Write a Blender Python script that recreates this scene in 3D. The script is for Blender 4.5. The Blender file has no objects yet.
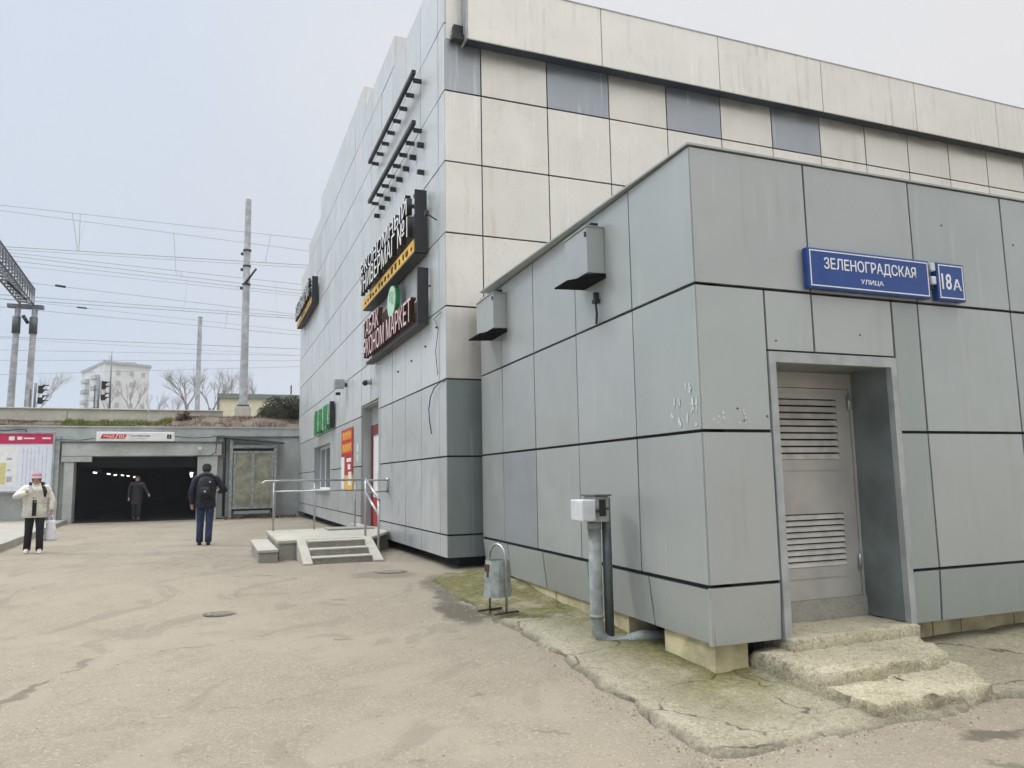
import bpy, bmesh, math, random
from math import sin, cos, pi, radians, hypot, atan2
from mathutils import Vector, Matrix, noise

random.seed(7)
S = bpy.context.scene
col = S.collection

# ------------------------------------------------------------------ frames
YAW = 0.3765
MX, MY = -1.03, 11.76
def FM(u, v, z):            # main building frame: u along its right face, v back along its street face
    return Vector((MX + u*cos(YAW) - v*sin(YAW), MY + u*sin(YAW) + v*cos(YAW), z))
YA = 0.3737
AX, AY = 1.524, 6.098
def FA(s, n, z):            # annex right face: s along it, n = outward is NEGATIVE n
    return Vector((AX + s*cos(YA) - n*sin(YA), AY + s*sin(YA) + n*cos(YA), z))
YL = 0.346
def FL(o, t, z):            # annex street face: t back along it, o = inward
    return Vector((AX + o*cos(YL) - t*sin(YL), AY + o*sin(YL) + t*cos(YL), z))
def FW(x, y, z):
    return Vector((x, y, z))

GP = [(-30, 0), (6, 0), (7, .05), (8.5, .1), (10.8, .23), (12.5, .27), (18, .26), (30, .2), (45, .2), (400, .2)]
def G0(y):
    for (a, za), (b, zb) in zip(GP, GP[1:]):
        if y <= b:
            t = (y-a)/(b-a); t = max(0, t)
            return za + (zb-za)*t
    return GP[-1][1]
def G(y):
    return (G0(y-.4)+G0(y)*2+G0(y+.4))/4

# ------------------------------------------------------------------ materials
MATS = {}
class NT:
    def __init__(s, name):
        s.m = bpy.data.materials.new(name); s.m.use_nodes = True
        s.t = s.m.node_tree; s.t.nodes.clear()
        s.out = s.t.nodes.new('ShaderNodeOutputMaterial')
        s.b = s.t.nodes.new('ShaderNodeBsdfPrincipled')
        s.t.links.new(s.b.outputs[0], s.out.inputs[0])
        s.geo = s.t.nodes.new('ShaderNodeNewGeometry')
        s.pos = s.geo.outputs['Position']
    def n(s, typ, **k):
        nd = s.t.nodes.new(typ)
        for a, b in k.items(): setattr(nd, a, b)
        return nd
    def link(s, a, b): s.t.links.new(a, b)
    def setin(s, sock, v):
        if hasattr(v, 'is_output'): s.link(v, sock)
        else: sock.default_value = v
    def scale(s, vec, sc):
        m = s.n('ShaderNodeVectorMath', operation='MULTIPLY')
        s.setin(m.inputs[0], vec); m.inputs[1].default_value = sc; return m.outputs[0]
    def noise(s, scale, detail=4, rough=.55, vec=None, stretch=None, dist=0):
        nd = s.n('ShaderNodeTexNoise'); v = vec if vec is not None else s.pos
        if stretch: v = s.scale(v, stretch)
        s.link(v, nd.inputs['Vector']); nd.inputs['Scale'].default_value = scale
        nd.inputs['Detail'].default_value = detail; nd.inputs['Roughness'].default_value = rough
        nd.inputs['Distortion'].default_value = dist
        return nd.outputs[0]
    def ramp(s, fac, lo, hi, a=0., b=1.):
        m = s.n('ShaderNodeMapRange'); m.interpolation_type = 'SMOOTHSTEP'
        s.setin(m.inputs[0], fac); m.inputs[1].default_value = lo; m.inputs[2].default_value = hi
        m.inputs[3].default_value = a; m.inputs[4].default_value = b; return m.outputs[0]
    def math(s, op, a, b=0.):
        m = s.n('ShaderNodeMath', operation=op); s.setin(m.inputs[0], a); s.setin(m.inputs[1], b); return m.outputs[0]
    def mix(s, fac, a, b, mode='MIX'):
        m = s.n('ShaderNodeMix', data_type='RGBA', blend_type=mode)
        s.setin(m.inputs[0], fac)
        s.setin(m.inputs[6], a if hasattr(a, 'is_output') else (*a, 1)[:4])
        s.setin(m.inputs[7], b if hasattr(b, 'is_output') else (*b, 1)[:4])
        return m.outputs[2]
    def bump(s, h, strength=.3, dist=.01):
        b = s.n('ShaderNodeBump'); b.inputs['Strength'].default_value = strength
        b.inputs['Distance'].default_value = dist; s.link(h, b.inputs['Height'])
        s.link(b.outputs[0], s.b.inputs['Normal'])
    def col(s, c): s.setin(s.b.inputs['Base Color'], c if hasattr(c, 'is_output') else (*c, 1)[:4])
    def rough(s, v): s.setin(s.b.inputs['Roughness'], v)
    def metal(s, v): s.setin(s.b.inputs['Metallic'], v)

def simple(name, c, rough=.6, metal=0, var=.12, vs=6, bump=0, bs=60, spec=None):
    if name in MATS: return MATS[name]
    k = NT(name); n = k.noise(vs, 5)
    k.col(k.mix(k.ramp(n, .3, .7), tuple(x*(1-var) for x in c), tuple(min(1, x*(1+var)) for x in c)))
    k.rough(rough); k.metal(metal)
    if spec is not None: k.b.inputs['Specular IOR Level'].default_value = spec
    if bump: k.bump(k.noise(bs, 4), bump, .03 if bs < 20 else .01)
    MATS[name] = k.m; return k.m
def emis(name, c, e):
    k = NT(name); k.col(c); k.b.inputs['Emission Color'].default_value = (*c, 1); k.b.inputs['Emission Strength'].default_value = e
    MATS[name] = k.m; return k.m

def panel_mat(name, c, metal, rough, dirt, dirtcol, speck=0., streak=.5, low=False):
    k = NT(name)
    at = k.n('ShaderNodeAttribute', attribute_name='tone')
    base = k.mix(1., c, at.outputs['Color'], 'MULTIPLY')
    big = k.noise(.9, 3)
    base = k.mix(k.ramp(big, .3, .72, 0, .22), base, tuple(x*.72 for x in c))
    st = k.noise(7, 5, .65, stretch=(1, 1, .06))
    st2 = k.noise(1.3, 3)
    sm = k.math('MULTIPLY', k.ramp(st, .5, .72, 0, streak), k.ramp(st2, .4, .62))
    base = k.mix(sm, base, dirtcol)
    st3 = k.noise(16, 4, .6, stretch=(1, 1, .035))
    base = k.mix(k.math('MULTIPLY', k.ramp(st3, .56, .74, 0, .32*(.5+streak)), k.ramp(k.noise(.8, 2), .42, .6)), base, tuple(min(1, x*1.45) for x in c))
    if speck:
        sp = k.noise(55, 3, .6, stretch=(1, 1, .55))
        mk = k.math('MULTIPLY', k.ramp(sp, .58, .68, 0, speck), k.ramp(k.noise(2.2, 3), .38, .6))
        base = k.mix(mk, base, (.32, .26, .18))
        sp2 = k.noise(28, 3, .6)
        base = k.mix(k.ramp(sp2, .55, .75, 0, speck*.5), base, (.78, .74, .64))
    d = k.noise(3.5, 6, .7)
    base = k.mix(k.ramp(d, .5, .8, 0, dirt), base, dirtcol)
    if low:
        sep = k.n('ShaderNodeSeparateXYZ'); k.link(k.pos, sep.inputs[0])
        h = k.ramp(sep.outputs[2], .25, .85, 1, 0)
        sp3 = k.noise(38, 5, .75)
        base = k.mix(k.math('MULTIPLY', h, k.ramp(sp3, .56, .70, 0, .6)), base, (.20, .19, .15))
    k.col(base); k.metal(metal)
    k.rough(k.ramp(k.noise(2.5, 4), .3, .75, rough-.06, rough+.14))
    k.bump(k.math('ADD', k.noise(1.4, 2), k.math('MULTIPLY', k.noise(5, 2), .15)), .05 if name == 'panel_gloss' else .3, .02)
    MATS[name] = k.m; return k.m

panel_mat('panel_grey', (.40, .425, .415), .3, .34, .15, (.31, .315, .295), 0, .35, True)
panel_mat('panel_street', (.60, .62, .62), .3, .36, .22, (.42, .42, .39), .05, .6)
panel_mat('panel_beige', (.77, .745, .68), .5, .34, .2, (.58, .52, .42), .45, .6)
panel_mat('panel_gloss', (.72, .71, .67), .85, .34, .1, (.50, .48, .42), .1, .4)
panel_mat('fascia_metal', (.74, .72, .665), .25, .42, .35, (.52, .48, .38), .2, .8)
simple('seam_dark', (.015, .017, .018), .8)
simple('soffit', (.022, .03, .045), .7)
simple('trim_light', (.35, .37, .37), .5, .15, .15, 5)
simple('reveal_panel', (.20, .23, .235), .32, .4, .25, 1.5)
simple('door_paint', (.40, .39, .365), .42, .15, .1, 3, .08, 90)
simple('louvre_paint', (.46, .445, .41), .45, .1, .15, 8)
simple('black', (.012, .012, .013), .5)
simple('matt_black', (.008, .009, .011), .95, spec=.1)
simple('dark_metal', (.035, .037, .04), .5, .4)
simple('steel', (.42, .43, .43), .35, .8, .15, 10)
simple('galv', (.29, .315, .30), .6, .2, .25, 9, .15, 60)
simple('galv_dark', (.10, .12, .12), .5, .4, .2, 9)
simple('rust', (.08, .045, .03), .8, .2, .3, 20)
simple('white_plastic', (.58, .60, .60), .45, 0, .08, 12)
simple('white_paint', (.78, .78, .77), .5, 0, .05)
simple('blue_enamel', (.012, .055, .24), .28, 0, .05)
simple('red_paint', (.42, .03, .03), .45, 0, .15)
simple('dark_red', (.16, .018, .025), .45, 0, .15)
simple('orange_red', (.62, .10, .02), .5)
simple('yellow', (.80, .47, .06), .5, 0, .25, 14)
simple('pink_letter', (.74, .52, .54), .5, 0, .1)
simple('green_letter', (.015, .22, .07), .45, 0, .4, 20)
simple('green_light', (.28, .5, .3), .45, 0, .35, 12)
simple('green_pale', (.45, .66, .5), .5, 0, .12)
simple('glass_dark', (.12, .15, .17), .08, .2, .1)
simple('moscow_red', (.55, .03, .04), .45)
simple('crimson', (.50, .015, .09), .4)
simple('paper', (.72, .75, .84), .35, 0, .04)
simple('paper_yellow', (.62, .56, .25), .4)
simple('print_grey', (.38, .41, .52), .5)
simple('print_pale', (.55, .58, .68), .5)
simple('frosted', (.26, .25, .185), .35, 0, .3, 3)
simple('grey_paint', (.34, .365, .37), .5, 0, .2, 5)
simple('cable', (.02, .02, .022), .6)
simple('wire', (.26, .27, .30), .5, .1)
simple('pole_concrete', (.44, .46, .48), .8, 0, .25, 3, .3, 20)
simple('lattice_steel', (.17, .19, .22), .55, .4, .2, 5)
simple('cream_wall', (.80, .77, .56), .8, 0, .06, 2)
simple('roof_green', (.20, .25, .22), .6)
simple('apart_wall', (.62, .645, .64), .9, 0, .08, .2)
simple('apart_dark', (.36, .39, .41), .6)
simple('bark', (.17, .15, .14), .9, 0, .2, 4)
simple('far_bark', (.46, .45, .45), .9, 0, .15, 2)
simple('navy_cloth', (.012, .014, .026), .8, 0, .3, 12, bump=.9, bs=11)
simple('black_cloth', (.010, .010, .013), .85, 0, .3, 12, bump=.9, bs=11)
simple('tunnel_coat', (.012, .012, .015), .6, 0, .5, 9, bump=.9, bs=11)
simple('jeans', (.022, .038, .095), .85, 0, .3, 9, bump=.9, bs=16)
simple('cream_coat', (.68, .66, .58), .6, 0, .12, 9, bump=.9, bs=11)
simple('pink_hat', (.42, .20, .24), .9, 0, .15, 30)
simple('brim_pale', (.70, .58, .55), .8)
simple('skin', (.48, .29, .21), .5, 0, .05)
simple('hair', (.03, .02, .015), .6)
simple('shoe_white', (.70, .69, .64), .6)
simple('shoe_black', (.015, .015, .015), .5)
simple('bag_plastic', (.66, .64, .68), .35, 0, .06)
simple('residue', (.62, .64, .63), .7)
simple('grit_dark', (.20, .17, .13), .9)
simple('grit_pale', (.42, .385, .30), .9)
simple('sandstone', (.50, .44, .27), .85, 0, .3, 3.5, .5, 40)
simple('evergreen', (.07, .075, .045), .8, 0, .5, 3)
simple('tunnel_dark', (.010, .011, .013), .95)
emis('tunnel_lamp', (1, .98, .92), 3.)

def m_asphalt():
    k = NT('asphalt')
    n1 = k.noise(.35, 5, .6); n2 = k.noise(3., 6, .65)
    c = k.mix(k.ramp(n1, .3, .7), (0.238, 0.201, 0.153), (0.288, 0.245, 0.188))
    c = k.mix(k.ramp(n2, .42, .75, 0, .45), c, (0.185, 0.158, 0.120))
    c = k.mix(k.ramp(k.noise(9, 5, .7), .5, .72, 0, .3), c, (0.336, 0.289, 0.225))
    for (sc, lo, hi, st, cc) in ((34, .56, .64, .5, (0.472, 0.413, 0.316)), (30, .58, .66, .5, (0.140, 0.116, 0.081)), (85, .56, .66, .55, (0.453, 0.399, 0.308)), (95, .55, .64, .6, (0.145, 0.120, 0.085))):
        c = k.mix(k.ramp(k.noise(sc, 3, .75, stretch=(1+sc*.001, 1, 1)), lo, hi, 0, st), c, cc)
    for (sc, w0, w1, st, cc) in ((2.6, .02, .045, .9, (0.544, 0.506, 0.427)), (7.1, .03, .07, .55, (0.472, 0.426, 0.342)), (1.7, .02, .05, .8, (0.081, 0.071, 0.051)), (5.3, .03, .08, .6, (0.109, 0.093, 0.068))):
        v3 = k.n('ShaderNodeTexVoronoi'); v3.inputs['Scale'].default_value = sc; k.link(k.scale(k.pos, (1, 1+sc*.01, 1)), v3.inputs['Vector'])
        c = k.mix(k.ramp(v3.outputs[0], w0, w1, st, 0), c, cc)
    # worn coarse surface toward the underpass, a few rough patches elsewhere
    sp_ = k.n('ShaderNodeSeparateXYZ'); k.link(k.pos, sp_.inputs[0])
    far_ = k.math('ADD', k.ramp(sp_.outputs[1], 11., 14.5), k.ramp(k.noise(.5, 2), .58, .7, 0, .6))
    cr = k.math('MULTIPLY', k.math('MULTIPLY', far_, k.ramp(k.noise(.55, 3), .38, .55)), k.ramp(k.noise(8, 5, .75), .46, .60, 0, .6))
    c = k.mix(cr, c, (0.140, 0.120, 0.090))
    c = k.mix(k.math('MULTIPLY', k.ramp(k.noise(.8, 4, .55, dist=.6), .52, .58, 0, .5), 1), c, (0.304, 0.262, 0.205))
    c = k.mix(k.ramp(k.noise(1.3, 5, .6, dist=.8, stretch=(1, .6, 1)), .56, .63, 0, .45), c, (0.172, 0.147, 0.112))
    wob = k.n('ShaderNodeTexNoise'); wob.inputs['Scale'].default_value = 3.5; wob.inputs['Detail'].default_value = 6; wob.inputs['Roughness'].default_value = .65
    k.link(k.pos, wob.inputs['Vector'])
    off = k.n('ShaderNodeVectorMath', operation='MULTIPLY_ADD'); k.link(wob.outputs[1], off.inputs[0])
    off.inputs[1].default_value = (.5, .5, 0); k.link(k.pos, off.inputs[2])
    off2 = k.n('ShaderNodeVectorMath', operation='SUBTRACT'); k.link(off.outputs[0], off2.inputs[0]); off2.inputs[1].default_value = (.25, .25, 0)
    P = off2.outputs[0]
    for (x, y, rx, ry, ang, st) in STAINS:
        mp = k.n('ShaderNodeMapping', vector_type='TEXTURE'); k.link(P, mp.inputs[0])
        mp.inputs['Location'].default_value = (x, y, 0); mp.inputs['Rotation'].default_value = (0, 0, ang)
        mp.inputs['Scale'].default_value = (rx, ry, 50)
        ln = k.n('ShaderNodeVectorMath', operation='LENGTH'); k.link(mp.outputs[0], ln.inputs[0])
        c = k.mix(k.ramp(ln.outputs['Value'], .55, 1.05, st, 0), c, (0.091, 0.078, 0.056))
    vc = k.n('ShaderNodeTexVoronoi', feature='DISTANCE_TO_EDGE'); vc.inputs['Scale'].default_value = .21; k.link(P, vc.inputs['Vector'])
    c = k.mix(k.math('MULTIPLY', k.ramp(vc.outputs[0], 0, .0022, .6, 0), k.ramp(k.noise(.6, 2), .5, .6)), c, (0.109, 0.089, 0.060))
    # long hairline crack across the yard
    for (x, y, L_, ang, wd_) in ((-1.6, 6.0, 2.6, .48, .014), (-3.0, 7.6, 1.9, .62, .02), (-3.85, 6.6, .9, 1.5, .03), (.6, 4.1, 1.6, .2, .012)):
        mp = k.n('ShaderNodeMapping', vector_type='TEXTURE'); k.link(P, mp.inputs[0])
        mp.inputs['Location'].default_value = (x, y, 0); mp.inputs['Rotation'].default_value = (0, 0, ang); mp.inputs['Scale'].default_value = (L_, wd_, 50)
        ln = k.n('ShaderNodeVectorMath', operation='LENGTH'); k.link(mp.outputs[0], ln.inputs[0])
        c = k.mix(k.math('MULTIPLY', k.ramp(ln.outputs['Value'], .6, 1.0, .55, 0), k.ramp(k.noise(5, 3), .4, .55)), c, (0.136, 0.111, 0.078))
    c = k.mix(1., c, (.92, .915, .90), 'MULTIPLY')
    k.col(c); k.rough(.85)
    h = k.math('ADD', k.math('MULTIPLY', k.noise(70, 3, .7), .5), k.noise(5, 4))
    k.bump(h, .5, .015)
    MATS['asphalt'] = k.m
STAINS = [(-.66, 8.85, .26, .75, .35, .95), (-.85, 9.75, .22, .5, .2, .8), (-1.0, 10.6, .35, .8, .1, .7), (-3.88, 6.15, .07, .45, -.05, .6),
          (-3.86, 7.0, .09, .16, 0, .5), (2.96, 4.93, .30, .11, .25, .9), (3.15, 5.02, .2, .05, .3, .7), (2.74, 4.42, .2, .05, -.3, .6),
          (-1.76, 7.7, .10, .06, 0, .5), (-2.18, 9.6, .16, .08, 0, .45), (-1.95, 11.4, .6, .5, 0, .45), (-3.85, 11.5, .5, .05, .2, .4),
          (-3.3, 10.0, .5, .12, .1, .2), (-.3, 5.9, .10, .06, .3, .5), (-.6, 4.6, .09, .05, .3, .4), (.2, 5.1, .12, .05, -.4, .4)]
m_asphalt()
def m_concrete(name, a, b, moss=0., coarse=1.):
    k = NT(name)
    n1 = k.noise(1.1, 5, .6)
    dk = tuple(x*.42 for x in a); lt = tuple(min(1, x*1.4) for x in b)
    c = k.mix(k.ramp(n1, .3, .7), a, b)
    c = k.mix(k.ramp(k.noise(4, 6, .7), .5, .74, 0, .45), c, tuple(x*.62 for x in a))
    c = k.mix(k.ramp(k.noise(22, 5, .8), .50, .62, 0, .55*coarse), c, dk)
    c = k.mix(k.ramp(k.noise(48, 4, .75), .53, .63, 0, .65*coarse), c, lt)
    c = k.mix(k.ramp(k.noise(75, 3, .75), .54, .64, 0, .6*coarse), c, dk)
    if moss:
        at = k.n('ShaderNodeAttribute', attribute_name='moss')
        nm = k.noise(2.1, 5, .65)
        f = k.math('MULTIPLY', at.outputs['Fac'], k.ramp(nm, .34, .54, .25, moss))
        c = k.mix(f, c, k.mix(k.ramp(k.noise(16, 5, .8), .38, .62), (.055, .060, .010), (.215, .19, .03)))
    if moss:
        wb = k.n('ShaderNodeTexNoise'); wb.inputs['Scale'].default_value = 3; wb.inputs['Detail'].default_value = 5; k.link(k.pos, wb.inputs['Vector'])
        wa = k.n('ShaderNodeVectorMath', operation='MULTIPLY_ADD'); k.link(wb.outputs[1], wa.inputs[0]); wa.inputs[1].default_value = (.55, .55, 0); k.link(k.pos, wa.inputs[2])
        vc = k.n('ShaderNodeTexVoronoi', feature='DISTANCE_TO_EDGE'); vc.inputs['Scale'].default_value = .95; k.link(wa.outputs[0], vc.inputs['Vector'])
        c = k.mix(k.math('MULTIPLY', k.ramp(vc.outputs[0], .002, .014, .85, 0), k.ramp(k.noise(1.7, 3), .40, .52)), c, (.07, .06, .035))
        ea = k.n('ShaderNodeAttribute', attribute_name='edge')
        c = k.mix(k.math('MULTIPLY', ea.outputs['Fac'], k.ramp(k.noise(6, 5, .7), .35, .55, .25, .95)), c, (.085, .072, .05))
        c = k.mix(k.math('MULTIPLY', k.ramp(at.outputs['Fac'], .7, 1.0), k.ramp(k.noise(3.3, 4, .7), .45, .65, 0, .7)), c, (.10, .085, .05))
    k.col(c); k.rough(.92)
    h = k.math('ADD', k.noise(40, 5, .8), k.math('MULTIPLY', k.noise(9, 4), .8))
    k.bump(h, .8*coarse, .03)
    MATS[name] = k.m
m_concrete('apron', (.31, .28, .195), (.44, .40, .295), 1.)
m_concrete('rough_step', (.42, .37, .25), (.60, .54, .39), 0)
m_concrete('smooth_concrete', (.38, .36, .31), (.47, .445, .385), 0, .45)
m_concrete('tile_riser', (.22, .21, .17), (.38, .36, .30), 0, .7)
m_concrete('platform_side', (.25, .24, .205), (.34, .33, .28), 0, .4)
m_concrete('wall_concrete', (.40, .42, .40), (.54, .56, .535), 0, .5)
m_concrete('paver', (.34, .32, .27), (.44, .42, .37), 0, .5)
m_concrete('kerb_stone', (.27, .29, .26), (.38, .37, .33), 0, .5)
m_concrete('soil', (.10, .075, .055), (.19, .15, .115), 0, 1.2)
m_concrete('barrier', (.54, .525, .44), (.66, .64, .55), 0, .4)

# ------------------------------------------------------------------ mesh builder
class MB:
    def __init__(s): s.v = []; s.f = []; s.tone = []; s.sm = []
    def face(s, idx, tone=(1, 1, 1), smooth=False):
        s.f.append(idx); s.tone.append(tone); s.sm.append(smooth)
    def poly(s, pts, tone=(1, 1, 1)):
        b = len(s.v); s.v += [Vector(p) for p in pts]; s.face(list(range(b, b+len(pts))), tone); return s
    def hexa(s, p, tone=(1, 1, 1)):      # 8 points: bottom 4 ccw, top 4
        b = len(s.v); s.v += [Vector(q) for q in p]
        for q in ((0, 3, 2, 1), (4, 5, 6, 7), (0, 1, 5, 4), (1, 2, 6, 5), (2, 3, 7, 6), (3, 0, 4, 7)):
            s.face([b+i for i in q], tone)
        return s
    def box(s, F, a0, a1, b0, b1, z0, z1, tone=(1, 1, 1)):
        return s.hexa([F(a0, b0, z0), F(a1, b0, z0), F(a1, b1, z0), F(a0, b1, z0), F(a0, b0, z1), F(a1, b0, z1), F(a1, b1, z1), F(a0, b1, z1)], tone)
    def prism(s, pts, z0, z1, tone=(1, 1, 1), F=FW):   # extruded plan polygon
        n = len(pts); b = len(s.v)
        s.v += [F(p[0], p[1], z0) for p in pts] + [F(p[0], p[1], z1) for p in pts]
        s.face([b+i for i in reversed(range(n))], tone); s.face([b+n+i for i in range(n)], tone)
        for i in range(n): s.face([b+i, b+(i+1) % n, b+n+(i+1) % n, b+n+i], tone)
        return s
    def tube(s, pts, r, seg=10, cap=True, tone=(1, 1, 1), smooth=True):
        pts = [Vector(p) for p in pts]
        rr = r if isinstance(r, (list, tuple)) else [r]*len(pts)
        rings = []; up = None
        for i, p in enumerate(pts):
            if i == 0: d = pts[1]-p
            elif i == len(pts)-1: d = p-pts[i-1]
            else: d = (pts[i+1]-p).normalized() + (p-pts[i-1]).normalized()
            d.normalize()
            if up is None:
                up = Vector((0, 0, 1)) if abs(d.z) < .9 else Vector((1, 0, 0))
            x = d.cross(up).normalized(); y = x.cross(d).normalized(); up = y
            b = len(s.v)
            for k in range(seg):
                a = 2*pi*k/seg; s.v.append(p + (x*cos(a) + y*sin(a))*rr[i])
            rings.append(b)
        for a, b in zip(rings, rings[1:]):
            for k in range(seg): s.face([a+k, a+(k+1) % seg, b+(k+1) % seg, b+k], tone, smooth)
        if cap:
            s.face([rings[0]+k for k in reversed(range(seg))], tone); s.face([rings[-1]+k for k in range(seg)], tone)
        return s
    def loft(s, rings, seg=14, F=FW, tone=(1, 1, 1)):    # rings: (cx,cy,cz,rx,ry)
        bs = []
        for (cx, cy, cz, rx, ry) in rings:
            b = len(s.v); bs.append(b)
            for k in range(seg):
                a = 2*pi*k/seg; s.v.append(F(cx+rx*cos(a), cy+ry*sin(a), cz))
        for a, b in zip(bs, bs[1:]):
            for k in range(seg): s.face([a+k, a+(k+1) % seg, b+(k+1) % seg, b+k], tone, True)
        s.face([bs[0]+k for k in reversed(range(seg))], tone, True); s.face([bs[-1]+k for k in range(seg)], tone, True)
        return s
    def ball(s, c, rx, ry, rz, seg=12, rings=8):
        L = []
        for i in range(rings+1):
            a = pi*(i/rings) - pi/2
            L.append((c[0], c[1], c[2]+rz*sin(a), max(1e-4, rx*cos(a)), max(1e-4, ry*cos(a))))
        return s.loft(L, seg)
    def build(s, name, mat, parent=None, origin=None, bevel=0, fix=True):
        me = bpy.data.meshes.new(name)
        if origin is None:
            if parent is not None: origin = Vector((0, 0, 0)); o_off = Vector(parent['_o']) if '_o' in parent else Vector((0, 0, 0))
            else:
                c = Vector((0, 0, 0))
                for q in s.v: c += q
                c /= max(1, len(s.v)); c.z = min(q.z for q in s.v); o_off = c
        else: o_off = Vector(origin)
        me.from_pydata([tuple(q-o_off) for q in s.v], [], s.f)
        me.validate(clean_customdata=False)
        if len(me.polygons) == len(s.f):
            at = me.attributes.new('tone', 'FLOAT_COLOR', 'FACE')
            for i, t in enumerate(s.tone): at.data[i].color = (*t, 1)
            for i, q in enumerate(s.sm): me.polygons[i].use_smooth = q
        if fix:
            bm = bmesh.new(); bm.from_mesh(me); bmesh.ops.recalc_face_normals(bm, faces=bm.faces); bm.to_mesh(me); bm.free()
        me.materials.append(MATS[mat])
        o = bpy.data.objects.new(name, me); col.objects.link(o)
        if bevel:
            md = o.modifiers.new('bevel', 'BEVEL'); md.width = bevel; md.segments = 2; md.limit_method = 'ANGLE'; md.angle_limit = radians(40)
        if parent is not None:
            o.parent = parent; o['_o'] = tuple(o_off)
            o.location = (0, 0, 0)
        else:
            o.location = o_off; o['_o'] = tuple(o_off)
        return o

def tag(o, label=None, cat=None, group=None, kind=None):
    if label: o['label'] = label
    if cat: o['category'] = cat
    if group: o['group'] = group
    if kind: o['kind'] = kind
    return o
def thing(name, label, cat, loc, group=None, rot=0):
    o = bpy.data.objects.new(name, None); col.objects.link(o); o.empty_display_size = .2
    o.location = loc; o['_o'] = tuple(loc)
    if rot:
        o.rotation_euler = (0, 0, rot); o['_o'] = (0, 0, 0)
    return tag(o, label, cat, group)
def struct(mb, name, mat, **k):
    return tag(mb.build(name, mat, **k), kind='structure')

# text: flat letters on a plane given by origin p, x axis, up axis (world vectors)
def text_mesh(txt, name, mat, parent, p, xa, ya, height, width=None, depth=.01, bold=0., shear=0, center=True, side=None):
    cu = bpy.data.curves.new('t', 'FONT'); cu.body = txt; cu.size = 1; cu.extrude = .5; cu.offset = bold; cu.shear = shear
    cu.resolution_u = 3
    ob = bpy.data.objects.new('t', cu); col.objects.link(ob)
    bpy.context.view_layer.update()
    dg = bpy.context.evaluated_depsgraph_get()
    me = bpy.data.meshes.new_from_object(ob.evaluated_get(dg))
    bpy.data.objects.remove(ob); bpy.data.curves.remove(cu)
    xs = [v.co.x for v in me.vertices]; ys = [v.co.y for v in me.vertices]
    x0, x1, y0, y1 = min(xs), max(xs), min(ys), max(ys)
    sy = height/(y1-y0); sx = sy if width is None else width/(x1-x0)
    xa = Vector(xa).normalized(); ya = Vector(ya).normalized(); za = xa.cross(ya)
    off = Vector(parent['_o']) if '_o' in parent else Vector((0, 0, 0))
    cx = (x0+x1)/2 if center else x0; cy = (y0+y1)/2 if center else y0
    for v in me.vertices:
        q = Vector(p) + xa*((v.co.x-cx)*sx) + ya*((v.co.y-cy)*sy) + za*(v.co.z+.5)*depth - off
        v.co = q
    me.materials.clear(); me.materials.append(MATS[mat])
    if side:
        me.materials.append(MATS[side]); me.update()
        for q in me.polygons: q.material_index = 0 if abs(q.normal.dot(za)) > .7 else 1
    else:
        for q in me.polygons: q.material_index = 0
    o = bpy.data.objects.new(name, me); col.objects.link(o); o.parent = parent; o['_o'] = tuple(off)
    return o

def tone(a=.06, tint=.02):
    t = 1 + random.uniform(-a, a)
    return (t+random.uniform(-tint, tint), t, t+random.uniform(-tint, tint))

# ------------------------------------------------------------------ ground
def ground():
    mb = MB()
    xs = [-400, -120, -60, -40] + [-30+i*1.0 for i in range(24)] + [-6+i*.25 for i in range(57)] + [9, 10, 12, 15, 20, 30, 60, 120, 400]
    ys = [-120, -40, -10, -3, 0, 1, 2] + [2.5+i*.25 for i in range(56)] + [17+i for i in range(15)] + [34, 38, 45, 60, 90, 150, 260, 400]
    for y in ys:
        for x in xs:
            z = G(y)
            if abs(x) < 30 and -3 < y < 40:
                z += .012*noise.noise(Vector((x*.9, y*.9, 0))) + .02*noise.noise(Vector((x*.25, y*.25, 3)))
            mb.v.append(Vector((x, y, z)))
    n = len(xs)
    for j in range(len(ys)-1):
        for i in range(n-1):
            mb.face([j*n+i, j*n+i+1, (j+1)*n+i+1, (j+1)*n+i], (1, 1, 1), True)
    struct(mb, 'ground', 'asphalt', origin=(0, 0, 0), fix=False)
ground()
def gz(x, y):
    return G(y) + .012*noise.noise(Vector((x*.9, y*.9, 0))) + .02*noise.noise(Vector((x*.25, y*.25, 3)))

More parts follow.
